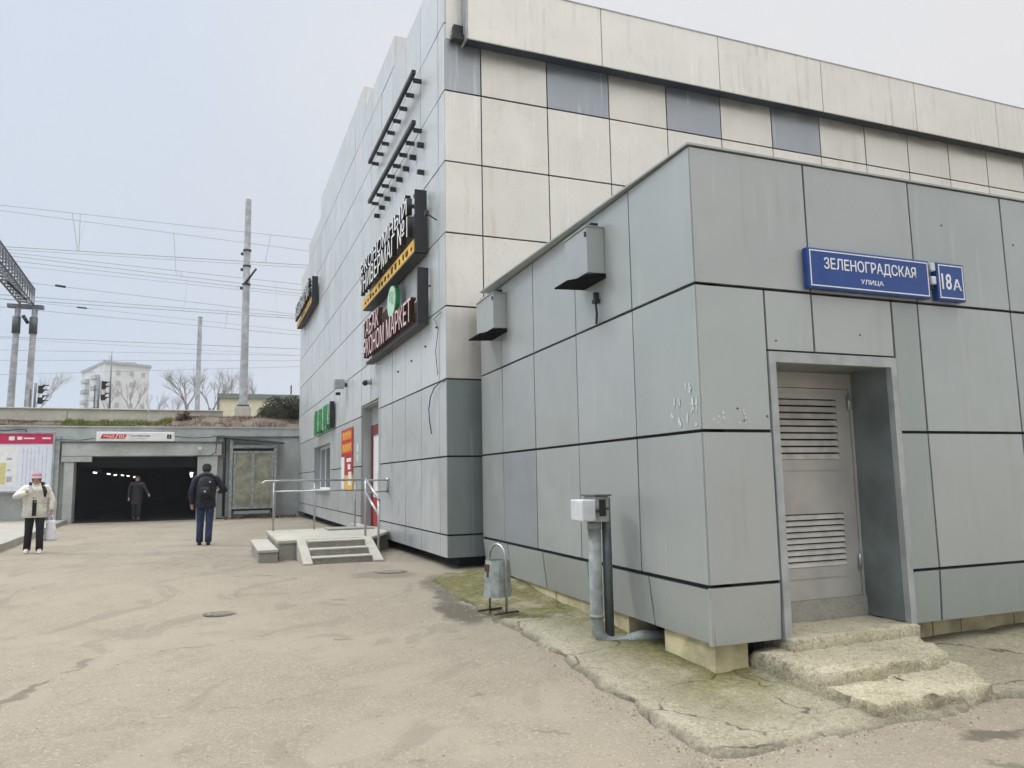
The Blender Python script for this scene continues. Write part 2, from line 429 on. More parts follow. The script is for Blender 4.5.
# concrete apron round the annex, ragged edge
def seg_int(poly, n=6, jit=.035):
    out = []
    for i in range(len(poly)):
        a = Vector(poly[i]); b = Vector(poly[(i+1) % len(poly)])
        for k in range(n):
            t = k/n; p = a.lerp(b, t)
            j = jit if k or i else 0
            out.append((p.x + j*noise.noise(Vector((p.x*4.1, p.y*4.1, 1))), p.y + j*noise.noise(Vector((p.x*4.3, p.y*4.2, 9)))))
    return out
def fill_apron(name, outer, inner, tag_moss):
    # outer and inner: matching polylines; a strip between them
    def sample(pl, n):
        L = [0]
        for a, b in zip(pl, pl[1:]): L.append(L[-1]+(Vector(b)-Vector(a)).length)
        out = []
        for k in range(n+1):
            d = L[-1]*k/n
            for i in range(len(pl)-1):
                if d <= L[i+1]+1e-9:
                    t = (d-L[i])/(L[i+1]-L[i]); out.append(Vector(pl[i]).lerp(Vector(pl[i+1]), t)); break
            else: out.append(Vector(pl[-1]))
        return out
    N, M = 160, 26
    A = sample(outer, N); B = sample(inner, N)
    mb = MB(); moss = []
    for i in range(N+1):
        for j in range(M+1):
            t = j/M
            p = A[i].lerp(B[i], t)
            edge = 1-min(1, t*M/2.0)
            q = p + Vector((noise.noise(Vector((p.x*3.1, p.y*3.1, 1))), noise.noise(Vector((p.x*3.1, p.y*3.1, 8)))))*.10*edge*1.0
            q += Vector((noise.noise(Vector((p.x*11, p.y*11, 1))), noise.noise(Vector((p.x*11, p.y*11, 8)))))*.05*edge
            h = (.042 if q.y > 5.6 or q.x < 1.3 else .03) + .018*noise.noise(Vector((q.x*1.7, q.y*1.7, 4))) + .012*noise.noise(Vector((q.x*7, q.y*7, 4))) + .006*noise.noise(Vector((q.x*20, q.y*20, 4)))
            h = h*min(1, t*M/1.2) if j < 2 else h
            if j == 0: h = -.02
            mb.v.append(Vector((q.x, q.y, gz(q.x, q.y)+h))); moss.append(t)
    for i in range(N):
        for j in range(M):
            a = i*(M+1)+j
            mb.face([a, a+1, a+M+2, a+M+1], (1, 1, 1), True)
    o = mb.build(name, 'apron', origin=(0, 0, 0)); tag(o, kind='structure')
    at2 = o.data.attributes.new('edge', 'FLOAT', 'POINT')
    for i, t in enumerate(moss): at2.data[i].value = max(0, 1-t*M/1.6)
    at = o.data.attributes.new('moss', 'FLOAT', 'POINT')
    for i, t in enumerate(moss):
        p = o.data.vertices[i].co
        at.data[i].value = tag_moss(p, t)
    return o
pA = [(-1.05, 11.2), (-1.15, 10.7), (-.89, 10.06), (-.53, 9.02), (-.17, 8.25), (.22, 7.34), (.47, 6.5), (.63, 6.0), (.83, 5.41), (.94, 4.94), (1.10, 4.56), (1.27, 4.56), (1.67, 4.73), (1.89, 4.87), (2.27, 5.02), (2.59, 5.16), (3.29, 5.54), (4.6, 5.95), (8, 7.3)]
pB = [tuple(FL(.25, t, 0).xy) for t in (5.8, 4.8, 3.6, 2.4, 1.4, .7, .2)] + [tuple(FA(s, .3, 0).xy) for s in (.3, .7, 1.2, 2., 3.2, 4.4, 7)]
def mossf(p, t):
    m = max(0, min(1, (t-.15)*1.25))
    if p.x > 1.9: m *= .25
    if p.y > 8.3: m = max(m, .85) 
    return m
fill_apron('apron', pA, pB, mossf)

random.seed(31)
gm = MB(); gl = MB()
def stone(mb, x, y, r, h=0.):
    z = gz(x, y)+h; n = 5; a0 = random.random()*6
    b = len(mb.v)
    for q in range(n):
        a = a0+2*pi*q/n; rr = r*random.uniform(.7, 1.2); mb.v.append(Vector((x+rr*cos(a), y+rr*sin(a), z-.003)))
    for q in range(n):
        a = a0+2*pi*q/n; rr = r*random.uniform(.35, .7); mb.v.append(Vector((x+rr*cos(a), y+rr*sin(a), z+r*random.uniform(.5, .9))))
    for q in range(n): mb.face([b+q, b+(q+1) % n, b+n+(q+1) % n, b+n+q])
    mb.face([b+n+q for q in range(n)])
for i in range(1500):
    e_ = random.randrange(len(pA)-1); t_ = random.random(); p_ = Vector(pA[e_]).lerp(Vector(pA[e_+1]), t_)
    x = p_.x + random.gauss(-.02, .10); y = p_.y + random.gauss(-.02, .10)
    stone(gm if random.random() < .4 else gl, x, y, random.uniform(.002, .009)*(1.5 if random.random() < .1 else 1), .0)
for i in range(1500):
    stone(gm if random.random() < .5 else gl, random.uniform(-5, 4), random.uniform(3.8, 13), random.uniform(.002, .008))
tag(gm.build('dark_grit', 'grit_dark', fix=False), 'dark grit and tiny stones scattered over the yard', 'grit', kind='stuff')
tag(gl.build('pale_grit', 'grit_pale', fix=False), 'pale grit and crumbs of concrete scattered over the yard', 'grit', kind='stuff')

# kerb and raised pavement on the left
kl = [FM(-6.9, -12, 0), FM(-7.05, -4, 0), FM(-7.3, 4, 0), FM(-7.55, 9, 0), FM(-7.95, 15, 0), FM(-8.25, 19, 0), FM(-8.42, 21.7, 0)]
mb = MB()
for i in range(len(kl)-1):
    a, b = kl[i], kl[i+1]; n = max(1, round((b-a).length/1.0))
    for k in range(n):
        p = a.lerp(b, k/n); q = a.lerp(b, (k+1)/n); d = (q-p).normalized(); w = Vector((d.y, -d.x, 0))
        p = p + d*.006; q = q - d*.006
        if w.dot(Vector((1, 0, 0))) > 0: w = -w
        zz = random.uniform(-.006, .006)
        mb.hexa([Vector((*r.xy, G(r.y)-.1)) for r in (p, q, q+w*.16, p+w*.16)] + [Vector((*r.xy, G(r.y)+.16+zz)) for r in (p, q, q+w*.16, p+w*.16)])
struct(mb, 'kerb', 'kerb_stone', bevel=.012)
mb = MB(); n0 = 40
for i in range(n0+1):
    t = i/n0*(len(kl)-1); j = min(int(t), len(kl)-2); p = kl[j].lerp(kl[j+1], t-j)
    d = (kl[j+1]-kl[j]).normalized(); w = Vector((-d.y, d.x, 0))
    for k in range(13):
        q = p + w*(.165 + k*1.5)
        mb.v.append(Vector((q.x, q.y, G(q.y)+.15+.02*k*.5)))
for i in range(n0):
    for k in range(12): mb.face([i*13+k, (i+1)*13+k, (i+1)*13+k+1, i*13+k+1])
k = NT('paving_blocks')
br = k.n('ShaderNodeTexBrick'); k.link(k.pos, br.inputs[0]); br.inputs['Scale'].default_value = 5
br.inputs['Color1'].default_value = (.36, .34, .29, 1); br.inputs['Color2'].default_value = (.29, .275, .235, 1); br.inputs['Mortar'].default_value = (.16, .15, .13, 1)
br.inputs['Mortar Size'].default_value = .02
k.col(k.mix(k.ramp(k.noise(3, 4), .4, .7, 0, .5), br.outputs[0], (.42, .40, .35))); k.rough(.85); MATS['paving_blocks'] = k.m
struct(mb, 'pavement', 'paving_blocks')

# ------------------------------------------------------------------ main building
main = thing('shop_building', 'tall two-storey metal-panelled shop building with stepped roofline and pale overhanging fascia', 'building', FM(0, 0, G(MY)))
Z = [.415, .767, 1.972, 3.188, 4.36, 5.567, 6.77, 7.99, 9.18, 10.4]
VE = 22.0; UE = 20.0
core = MB()
core.box(FM, .10, UE, .10, VE-.05, .5, 9.8)
core.box(FM, .30, UE, .30, VE-.3, .0, .6)
# door recess and window recess are cut by building the core in pieces -> use dark backing instead
def cut_core():
    c = MB()
    # backing behind street face, with openings for the door (v 5.25-7.36) and the window (v 12.65-16.6)
    def slab(v0, v1, z0, z1): c.box(FM, .035, .10, v0, v1, z0, z1)
    slab(.05, 5.23, .45, 9.9); slab(5.23, 7.38, 3.45, 9.9); slab(7.38, 12.62, .45, 9.9)
    slab(12.62, 16.62, .45, 1.33); slab(12.62, 16.62, 2.83, 9.9); slab(16.62, VE, .45, 9.9)
    c.box(FM, .10, UE, .035, .10, .45, 9.8)
    # body: split so that the recesses stay hollow
    c.box(FM, .10, UE, .10, 5.23, .45, 9.75); c.box(FM, .62, UE, 5.23, 7.38, .45, 9.75); c.box(FM, .10, .62, 5.23, 7.38, 3.45, 9.75)
    c.box(FM, .10, UE, 7.38, 12.62, .45, 9.75); c.box(FM, .5, UE, 12.62, 16.62, .45, 9.75)
    c.box(FM, .10, .5, 12.62, 16.62, .45, 1.33); c.box(FM, .10, .5, 12.62, 16.62, 2.83, 9.75)
    c.box(FM, .10, UE, 16.62, VE-.04, .45, 9.75)
    return c
cut_core().build('core_wall', 'seam_dark', main)
pl = MB(); pl.box(FM, .28, UE, .3, VE-.2, -.1, .449); pl.build('plinth', 'seam_dark', main)  # near-black colour puts the shadow beneath the skirt into the plinth

GAP = .011
def rects_minus(a0, a1, z0, z1, holes):
    """split a rectangle around rectangular holes -> list of rects"""
    R = [(a0, a1, z0, z1)]
    for (h0, h1, g0, g1) in holes:
        out = []
        for (x0, x1, y0, y1) in R:
            if h1 <= x0 or h0 >= x1 or g1 <= y0 or g0 >= y1: out.append((x0, x1, y0, y1)); continue
            if x0 < h0: out.append((x0, h0, y0, y1))
            if h1 < x1: out.append((h1, x1, y0, y1))
            m0, m1 = max(x0, h0), min(x1, h1)
            if y0 < g0: out.append((m0, m1, y0, g0))
            if g1 < y1: out.append((m0, m1, g1, y1))
        R = out
    return R
def panel(mb, F, side, a0, a1, z0, z1, tn, off=0., full=None, tin=0.):
    """a cladding cassette: side 'R' = along first axis at second axis 0, 'L' = along second axis at first axis 0"""
    g = GAP
    j = [random.uniform(-.003, .003) for _ in range(4)]
    a0 += g; a1 -= g; z0 += g*1.25; z1 -= g*1.25
    if side == 'R':
        P = lambda a, z, d: F(a, d+off, z)
    else:
        P = lambda a, z, d: F(d+off, a, z)
    pts = [P(a0, z0, tin+j[0]), P(a1, z0, tin+j[1]), P(a1, z0, .034+tin), P(a0, z0, .034+tin), P(a0, z1, j[2]), P(a1, z1, j[3]), P(a1, z1, .034), P(a0, z1, .034)]
    mb.hexa(pts, tn)

# street face (L)
doorL = (5.25, 7.36, -1, 3.43); winL = (12.65, 16.6, 1.35, 2.81)
ms_low = MB(); ms_up = MB()
vj = [0, .38] + [.38+1.16*k for k in range(1, 19)]
vj = [x for x in vj if x < VE-.3] + [VE]
for r in range(len(Z)-1):
    z0, z1 = Z[r], Z[r+1]
    if r == 8: z1 = 10.44
    sh = 0
    js = [0] + [x+sh for x in vj[1:-1]] + [VE]
    for a, b in zip(js, js[1:]):
        if b-a < .1: continue
        tn = tone(.05, .012)
        if r < 3: tn = tuple(x*.86 for x in tn)
        if random.random() < .08: tn = tuple(x*.9 for x in tn)
        target = ms_low if r < 3 else ms_up
        for q in rects_minus(a, b, z0, z1, [doorL, winL]):
            if q[1]-q[0] > .04 and q[3]-q[2] > .04: panel(target, FM, 'L', q[0], q[1], q[2], q[3], tn)
ms_low.build('street_cladding', 'panel_street', main)
ms_up.build('upper_street_cladding', 'panel_street', main)
# stepped parapet, higher pieces toward the middle
par = MB()
for (v0, v1, z0, z1) in ((0, 3.72, 9.8, 10.44), (3.72, 7.3, 9.8, 11.14), (7.3, 15.7, 9.8, 11.82), (15.7, 19.25, 9.8, 11.12), (19.25, VE, 9.8, 10.5)):
    par.box(FM, .036, 2.6 if z1 > 10.6 else .32, v0+.004, v1-.004, z0, z1-.02, (.85, .87, .9))
par.build('parapet', 'panel_beige', main)
pf = MB()
for (v0, v1, z1) in ((3.72, 7.3, 11.14), (7.3, 15.7, 11.82), (15.7, 19.25, 11.12)):
    n = round((v1-v0)/1.2)
    for k in range(n):
        panel(pf, FM, 'L', v0+(v1-v0)*k/n, v0+(v1-v0)*(k+1)/n, 10.44, z1, tone(.05, .012))
pf.build('parapet_cladding', 'panel_street', main)
# right face (R)
mr = MB(); mt_ = MB(); uj = [0, .64] + [.64+1.217*k for k in range(1, 17)]
for r in range(len(Z)-2):
    z0, z1 = Z[r], Z[r+1]
    if r == 7: z1 = 8.9
    if r < 3: continue
    for i, (a, b) in enumerate(zip(uj, uj[1:])):
        tn = tone(.045, .01)
        if r == 7: tn = (.50, .55, .63) if i % 2 == 0 and i < 7 else (1.02, 1.0, .95)  # alternate panels tinted dark blue, standing in for shade under the fascia
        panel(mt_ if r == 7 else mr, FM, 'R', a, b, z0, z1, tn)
mr.build('rear_cladding', 'panel_beige', main)
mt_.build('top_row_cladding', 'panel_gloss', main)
# low return beside the annex
ml = MB()
for r in range(3):
    panel(ml, FM, 'R', .0, .62, Z[r], Z[r+1], (.56, .62, .62))
ml.build('corner_return', 'panel_grey', main)
pc = MB(); pc.box(FM, .036, .31, -.0, .035, 8.9, 10.42); pc.build('corner_pier', 'panel_beige', main)
# overhanging fascia
fs = MB(); fj = [.32, 2.81, 5.31, 7.80, 10.36, 12.86, 15.4, 17.9, 20.]
for a, b in zip(fj, fj[1:]):
    tn = tone(.03, .008)
    fs.box(FM, a+.008, b-.008, -.29, -.26, 8.80, 9.87, tn)
fs.build('fascia', 'fascia_metal', main)
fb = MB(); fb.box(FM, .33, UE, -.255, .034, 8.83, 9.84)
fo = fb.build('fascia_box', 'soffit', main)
fe = MB(); fe.box(FM, .30, .326, -.29, .03, 8.80, 10.2); fe.build('fascia_end', 'trim_light', main)
fc = MB(); fc.box(FM, .3, UE, -.30, .2, 9.872, 9.89); fc.build('coping', 'trim_light', main)
bk = MB(); bk.box(FM, .14, .30, -.10, -.004, 8.93, 9.12); bk.box(FM, .1, .3, -.16, -.03, 8.84, 8.93); bk.build('gutter_bracket', 'dark_metal', main)

# street door
dr = MB()
dr.box(FM, .04, .5, 7.345, 7.375, .5, 3.43); dr.box(FM, .04, .5, 5.235, 5.265, .5, 3.43); dr.box(FM, .04, .5, 5.265, 7.345, 3.40, 3.435)
dr.build('door_reveal', 'panel_grey', main)
dl = MB(); d = .25
dl.box(FM, d, d+.09, 7.22, 7.34, .52, 2.95); dl.box(FM, d, d+.09, 5.27, 5.40, .52, 2.95); dl.box(FM, d, d+.09, 5.40, 7.22, 2.72, 2.95)
dl.box(FM, d+.0, d+.09, 6.24, 6.36, .52, 2.72)
door_s = dl.build('door', 'dark_red', main)
m = MB(); m.box(FM, d+.03, d+.06, 5.4, 6.24, 1.22, 2.72); m.box(FM, d+.03, d+.06, 6.36, 7.22, 1.22, 2.72); m.build('door_panel', 'white_paint', door_s)
m = MB(); m.box(FM, d+.02, d+.06, 5.4, 6.24, .54, 1.215); m.box(FM, d+.02, d+.06, 6.36, 7.22, .54, 1.215); m.build('kick_panel', 'red_paint', door_s)
m = MB(); m.tube([FM(d-.03, 6.17, 1.4), FM(d-.06, 6.17, 1.42), FM(d-.06, 6.17, 1.78), FM(d-.03, 6.17, 1.8)], .012, 8); m.build('handle', 'steel', door_s)
m = MB(); m.box(FM, d, d+.04, 5.27, 7.34, 2.96, 3.39); m.build('transom_panel', 'panel_grey', main)
# window
wf = MB(); w0, w1, zz0, zz1 = 12.66, 16.59, 1.36, 2.80; d = .22
for v in (w0, 14.0, 15.3, w1-.06): wf.box(FM, d, d+.06, v, v+.06, zz0, zz1)
wf.box(FM, d+.002, d+.058, w0, w1, zz0, zz0+.06); wf.box(FM, d+.002, d+.058, w0, w1, zz1-.06, zz1)
win = wf.build('window', 'white_paint', main)
m = MB(); m.box(FM, d+.02, d+.035, w0+.05, w1-.05, zz0+.05, zz1-.05); m.build('pane', 'glass_dark', win)
m = MB(); m.box(FM, -.10, d, w0-.03, w1+.03, zz0-.035, zz0-.004); m.build('sill', 'white_paint', win)
m = MB(); m.box(FM, .04, d+.2, w0-.028, w0-.002, zz0, zz1+.02); m.box(FM, .04, d+.2, w1+.002, w1+.028, zz0, zz1+.02); m.box(FM, .04, d+.2, w0-.002, w1+.002, zz1+.003, zz1+.03)
m.build('window_reveal', 'panel_grey', main)
# loose cable hanging near the corner
cp = [(0, .02, 3.17), (-.03, .25, 3.16), (-.05, .52, 3.10), (-.05, .75, 2.98), (-.05, .86, 2.78), (-.05, .82, 2.6), (-.06, .66, 2.36)]
m = MB(); m.tube([FM(*p) for p in cp], .009, 6); m.build('loose_cable', 'cable', main)
m = MB()
for (v, z) in ((.9, 4.9), (.5, 4.1), (1.2, 3.9), (2.2, 3.8), (3.3, 3.75)):
    m = MB(); m.tube([FM(-.03, v, z), FM(.01, v, z)], .018, 6); m.build('bolt', 'dark_metal', main)
m = MB()
m.tube([FM(-.02, .42, 5.9), FM(-.22, .30, 5.95)], .012, 6); m.box(FM, -.26, -.2, .26, .33, 5.92, 5.99); m.build('wall_hook', 'dark_metal', main)
m = MB(); m.tube([FM(-.02, .42, 3.3), FM(-.03, .5, 3.7), FM(-.03, .33, 4.05), FM(-.04, .55, 4.25), FM(-.02, .2, 4.3)], .006, 6); m.build('thin_cable', 'cable', main)

# signs of the main building ---------------------------------------
xl = (FM(0, -1, 0)-FM(0, 0, 0)); up = Vector((0, 0, 1))
def econ_sign(v0, v1, zb, zt, label, name='shop_sign', frac=1.):
    H = zt-zb
    t = thing(name, label, 'shop sign', FM(-.1, (v0+v1)/2, zb), 'shop name signs on the street wall')
    m = MB(); m.box(FM, -.12, -.05, v0+.1, v1-.0, zb+.03, zb+H*.62); m.box(FM, -.10, -.05, v0+.1, v1-.35, zb+H*.6, zb+H*.80)
    m.build('backboard', 'black', t)
    m = MB(); m.box(FM, -.25, -.04, v0-.02, v0+.02, zb-.02, zb+H*1.0); m.box(FM, -.26, -.04, v0+.02, v1, zb-.035, zb-.005); m.build('side_frame', 'dark_metal', t)
    W = v1-v0
    text_mesh('ЭКОНОМНЫЙ', 'letters', 'white_paint', t, FM(-.26, (v0+v1)/2-.0, zb+H*.80), xl, up, H*.35, W*.94, .10, .004, side='black')
    text_mesh('УНИВЕРМАГ №1', 'letters', 'white_paint', t, FM(-.26, (v0+v1)/2, zb+H*.43), xl, up, H*.36, W*.96, .10, .004, side='black')
    m = MB(); m.box(FM, -.26, -.10, v0+.04, v1+.12, zb, zb+H*.20)
    yb = m.build('light_band', 'yellow', t)
    m = MB(); n = int(W*3.2)
    for k in range(n):
        a = v0+.15+k*(W-.2)/n
        m.box(FM, -.275, -.262, a, a+.05+random.random()*.10, zb+H*.05, zb+H*(.08+random.random()*.08))
    m.build('band_marks', 'rust', yb)
    m = MB()
    for k in range(8):
        a = v0+.4+k*(W-.6)/8; m = MB(); m.box(FM, -.16, .02, a, a+.06, zb+H*1.02, zb+H*1.07); m.build('bracket', 'dark_metal', t)
econ_sign(1.0, 5.75, 5.52, 6.62, 'large white-lettered shop sign with yellow band, above the pink-lettered sign on the street wall')
econ_sign(15.9, 20.9, 8.0, 8.95, 'far small-looking shop sign with yellow band at the far end of the street wall')
t = thing('shop_sign', 'pink-lettered tobacco and market sign with oval green leaf emblem, under the white-lettered sign', 'shop sign', FM(-.1, 3.3, 4.45), 'shop name signs on the street wall')
text_mesh('ТАБАК', 'letters', 'pink_letter', t, FM(-.19, 4.75, 4.98), xl, up, .38, 1.75, .10, .004, side='rust')
text_mesh('ЭКОНОМ МАРКЕТ', 'letters', 'pink_letter', t, FM(-.19, 3.35, 4.54), xl, up, .42, 4.4, .10, .004, side='rust')
m = MB(); m.box(FM, -.2, -.03, 1.0, 5.7, 4.24, 4.29); m.box(FM, -.22, -.03, .92, .98, 4.24, 5.22)
m.build('side_frame', 'dark_metal', t)
m = MB(); m.box(FM, -.09, -.05, 1.1, 5.6, 4.32, 4.76); m.box(FM, -.09, -.05, 3.8, 5.6, 4.79, 5.17); m.build('backboard', 'rust', t)
def disc(F_, c, rv, rz, o0, o1, seg=20):
    m = MB(); b = 0
    for o in (o0, o1):
        for k in range(seg):
            a = 2*pi*k/seg; m.v.append(FM(o, c[0]+rv*cos(a), c[1]+rz*sin(a)))
    m.face([k for k in range(seg)]); m.face([seg+k for k in reversed(range(seg))])
    for k in range(seg): m.face([k, (k+1) % seg, seg+(k+1) % seg, seg+k])
    return m
em = disc(FM, (3.0, 5.08), .34, .31, -.22, -.20).build('emblem', 'green_pale', t)
disc(FM, (3.0, 5.08), .35, .32, -.195, -.12).build('emblem_rim', 'green_letter', em)
m = MB()
for k in range(3):
    m.box(FM, -.228, -.222, 2.8+.14*k, 2.86+.14*k, 5.0+.05*k, 5.25+.03*k)
m.build('leaf_mark', 'green_light', em)
# empty sign rails with clips
for (z, v0, v1, lab) in ((8.96, 1.3, 5.5, 'upper empty black sign rail with clips on the street wall'), (8.0, 1.3, 5.5, 'lower empty black sign rail with a second row of clips on the street wall')):
    t = thing('sign_rail', lab, 'sign rail', FM(-.1, (v0+v1)/2, z), 'empty rails of removed signs')
    m = MB(); m.box(FM, -.22, -.15, v0, v1, z-.035, z+.04); m.build('rail', 'black', t)
    m = MB()
    for k in range(8):
        a = v0+.15+k*(v1-v0-.3)/7
        m = MB(); m.box(FM, -.148, .0, a, a+.07, z-.09, z-.03); m.build('clip', 'black', t)
        if z < 8.5: m = MB(); m.box(FM, -.12, .0, a-.15, a-.08, z-.44, z-.36); m.build('clip', 'black', t)
    if z < 8.5:
        m = MB(); m.box(FM, -.12, .0, 1.28, 1.36, z-.95, z-.88); m.build('clip', 'black', t)
# green sign near the window
t = thing('green_sign', 'green channel-letter sign above the recessed shop window', 'sign', FM(-.1, 13.6, 3.15))
m = MB(); m.box(FM, -.16, -.03, 11.6, 11.72, 3.2, 4.0); m.box(FM, -.05, -.03, 11.7, 15.8, 3.35, 3.95); m.build('backboard', 'black', t)
m = MB(); m2 = MB(); v = 11.85
i = 0
while v < 15.6:
    w = .16+random.random()*.12; zb = 3.16+random.random()*.08; zt = 3.92+random.random()*.08
    (m if i % 3 else m2).box(FM, -.18, -.055, v, v+w, zb+(0 if i % 2 else .1), zt)
    if i % 2 == 0: m.box(FM, -.18, -.055, v+w, v+w+.13, 3.45, 3.58)
    v += w+.16; i += 1
m.build('letters', 'green_letter', t); m2.build('light_strip', 'green_light', t)
# poster
t = thing('poster', 'tall red, orange and yellow advertising poster between the window and the street door', 'poster', FM(-.01, 9.3, 1.4))
m = MB(); m.box(FM, -.025, -.008, 8.42, 10.25, 2.28, 3.02); m.build('red_field', 'red_paint', t)
m = MB(); m.box(FM, -.023, -.008, 9.72, 10.25, 1.40, 2.277); m.build('white_strip', 'white_paint', t)
m = MB(); m.box(FM, -.024, -.008, 8.42, 9.715, 1.78, 2.277); m.build('lower_field', 'red_paint', t)
m = MB(); m.box(FM, -.024, -.008, 8.42, 9.6, 1.40, 1.777); m.build('yellow_field', 'yellow', t)
m = MB(); m.box(FM, -.030, -.026, 8.55, 10.1, 2.70, 2.96); m.box(FM, -.030, -.026, 8.5, 10.15, 2.36, 2.64); m.build('orange_field', 'orange_red', t)
m = MB()
for (z0, z1) in ((2.74, 2.93), (2.41, 2.60)):
    for q in range(4):
        a = 8.62+.37*q; m.box(FM, -.036, -.031, a, a+.09, z0, z1); m.box(FM, -.036, -.031, a+.2, a+.28, z0, z1-.04); m.box(FM, -.036, -.031, a+.09, a+.2, z1-.05, z1)
m.build('yellow_print', 'yellow', t)
m = MB(); m.box(FM, -.033, -.026, 8.6, 9.3, 2.12, 2.22); m.box(FM, -.033, -.026, 8.7, 9.1, 1.92, 2.06); m.box(FM, -.033, -.026, 8.55, 9.0, 1.5, 1.86); m.build('bottle_picture', 'white_paint', t)
t = thing('notice', 'small white notice on the wall beside the street door', 'notice', FM(-.01, 7.75, 2.0))
m = MB(); m.box(FM, -.012, -.002, 7.68, 7.86, 2.35, 2.55); m.build('sheet', 'white_paint', t); m = MB(); m.box(FM, -.012, -.002, 7.7, 7.84, 2.1, 2.28); m.build('lower_sheet', 'white_paint', t)
# wall lamp / cameras over the door
t = thing('floodlight', 'small grey floodlight on the street wall, left of the dome camera', 'lamp', FM(-.1, 9.6, 4.1))
m = MB(); m.box(FM, -.34, -.08, 9.45, 9.75, 4.15, 4.38); m.build('housing', 'grey_paint', t); m = MB(); m.box(FM, -.08, 0, 9.57, 9.63, 4.2, 4.3); m.box(FM, -.3, -.18, 9.5, 9.62, 3.96, 4.03); m.build('arm', 'dark_metal', t)
t = thing('security_camera', 'round dome camera on the street wall above the shop door', 'camera', FM(-.1, 6.1, 3.8))
m = MB(); m.tube([FM(0, 6.1, 3.9), FM(-.1, 6.1, 3.9)], .07, 12); m.build('mount', 'grey_paint', t)
m = MB(); m.ball(FM(-.14, 6.1, 3.87), .07, .07, .07); m.build('dome', 'black', t)

# ------------------------------------------------------------------ annex
an = thing('annex_building', 'low grey metal-panelled annex with recessed louvred door and skirt panels', 'building', FA(0, 0, 0))
AZ = [.28, .742, 1.975, 3.197, 4.39]
tt = [0, 1.066, 2.36, 3.65, 4.9, 6.02]; ss = [0, 1.214, 2.488, 3.76, 5.03, 6.3, 7.57]
ZB = [0, 5.93]
# body with door recess s .78-2.08, depth .48..
def P2(F, a, b, z): return F(a, b, z)
body = MB()
def abox(s0, s1, n0, n1, z0, z1): body.box(FA, s0, s1, n0, n1, z0, z1)
abox(.24, .74, .035, 5.3, .50, 4.33); abox(.74, 2.12, .62, 5.3, .30, 4.33); abox(.74, 2.12, .035, .62, 2.62, 4.33); abox(2.12, 7.5, .035, 5.9, .36, 4.33)
body.prism([FL(.035, .05, 0).xy, FL(.5, .2, 0).xy, FL(.6, 5.75, 0).xy, FL(.035, 5.88, 0).xy], .50, 4.33)
body.prism([FL(.13, .14, 0).xy, FL(.5, .3, 0).xy, FL(.6, 5.75, 0).xy, FL(.13, 5.88, 0).xy], .31, .499)
body.build('core_wall', 'seam_dark', an)
TONES = {}
random.seed(21)
m = MB()
for r in range(1, 4):
    js = tt
    for i, (a, b) in enumerate(zip(js, js[1:])):
        tn = tone(.065, .014)
        if r == 1 and i == 3: tn = (.80, .82, .88)
        if i == 4: tn = tuple(x*.9 for x in tn)
        panel(m, FL, 'L', a, min(b, 5.9), AZ[r], AZ[r+1], tn)
m.build('street_cladding', 'panel_grey', an)
m = MB(); js = [0, .95, 2.24, 3.5, 4.8, 5.9]
for a, b in zip(js, js[1:]): panel(m, FL, 'L', a, b, .275, AZ[1]-.012, tone(.04, .01), tin=.05)
m.build('street_skirt', 'panel_grey', an)
m = MB(); dh = (.70, 2.155, -1, 2.66)
for r in range(1, 4):
    for i, (a, b) in enumerate(zip(ss, ss[1:])):
        tn = tone(.06, .014)
        for q in rects_minus(a, b, AZ[r], AZ[r+1], [dh]):
            tq = tn
            if r == 2 and i == 1 and q[0] > 2.1: tq = (.84, .87, .87)
            if r == 1 and i == 1: tq = (.82, .86, .86)
            if q[1]-q[0] > .04 and q[3]-q[2] > .03: panel(m, FA, 'R', q[0], q[1], q[2], q[3], tq)
m.build('front_cladding', 'panel_grey', an)
m = MB()
for a, b in ((0, .70), (2.155, 2.49), (2.49, 3.76), (3.76, 5.03), (5.03, 7.57)):
    tn = tone(.03, .01)
    if a > 2: tn = (.82, .86, .87)
    panel(m, FA, 'R', a, b, .27, AZ[1], tn, tin=.02)
m.build('front_skirt', 'panel_grey', an)
m = MB(); 
m.box(FA, -.02, 7.6, -.012, 5.4, 4.392, 4.41); m.build('coping', 'panel_grey', an)
m = MB(); m.hexa([FL(-.012, .0, 4.3915), FL(.6, .0, 4.3915), FL(.6, 5.9, 4.3915), FL(-.012, 5.9, 4.3915), FL(-.012, .0, 4.409), FL(.6, .0, 4.409), FL(.6, 5.9, 4.409), FL(-.012, 5.9, 4.409)])
m.build('side_coping', 'panel_grey', an)
# door frame, reveals, leaf
m = MB()
m.box(FA, .705, .775, -.012, .05, .27, 2.655); m.box(FA, 2.085, 2.152, -.012, .05, .27, 2.655); m.box(FA, .775, 2.085, -.012, .05, 2.565, 2.655)
m.build('door_frame', 'trim_light', an)
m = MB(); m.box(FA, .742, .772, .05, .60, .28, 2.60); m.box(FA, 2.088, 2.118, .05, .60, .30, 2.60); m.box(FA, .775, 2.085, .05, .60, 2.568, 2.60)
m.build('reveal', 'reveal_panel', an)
m = MB(); m.box(FA, .775, .85, .475, .56, .47, 2.565); m.box(FA, 2.055, 2.084, .475, .56, .47, 2.565); m.box(FA, .85, 2.055, .475, .56, 2.42, 2.565)
m.build('inner_frame', 'door_paint', an)
lf = MB()
L0, L1, LZ0, LZ1, LN = .855, 2.05, .475, 2.415, .488
lx0, lx1 = 1.02, 1.885
lz = [(.765, 1.245), (1.745, 2.315)]
for q in rects_minus(L0, L1, LZ0, LZ1, [(lx0, lx1, lz[0][0], lz[0][1]), (lx0, lx1, lz[1][0], lz[1][1])]): lf.box(FA, q[0], q[1], LN, LN+.05, q[2], q[3])
leaf = lf.build('door', 'door_paint', an)
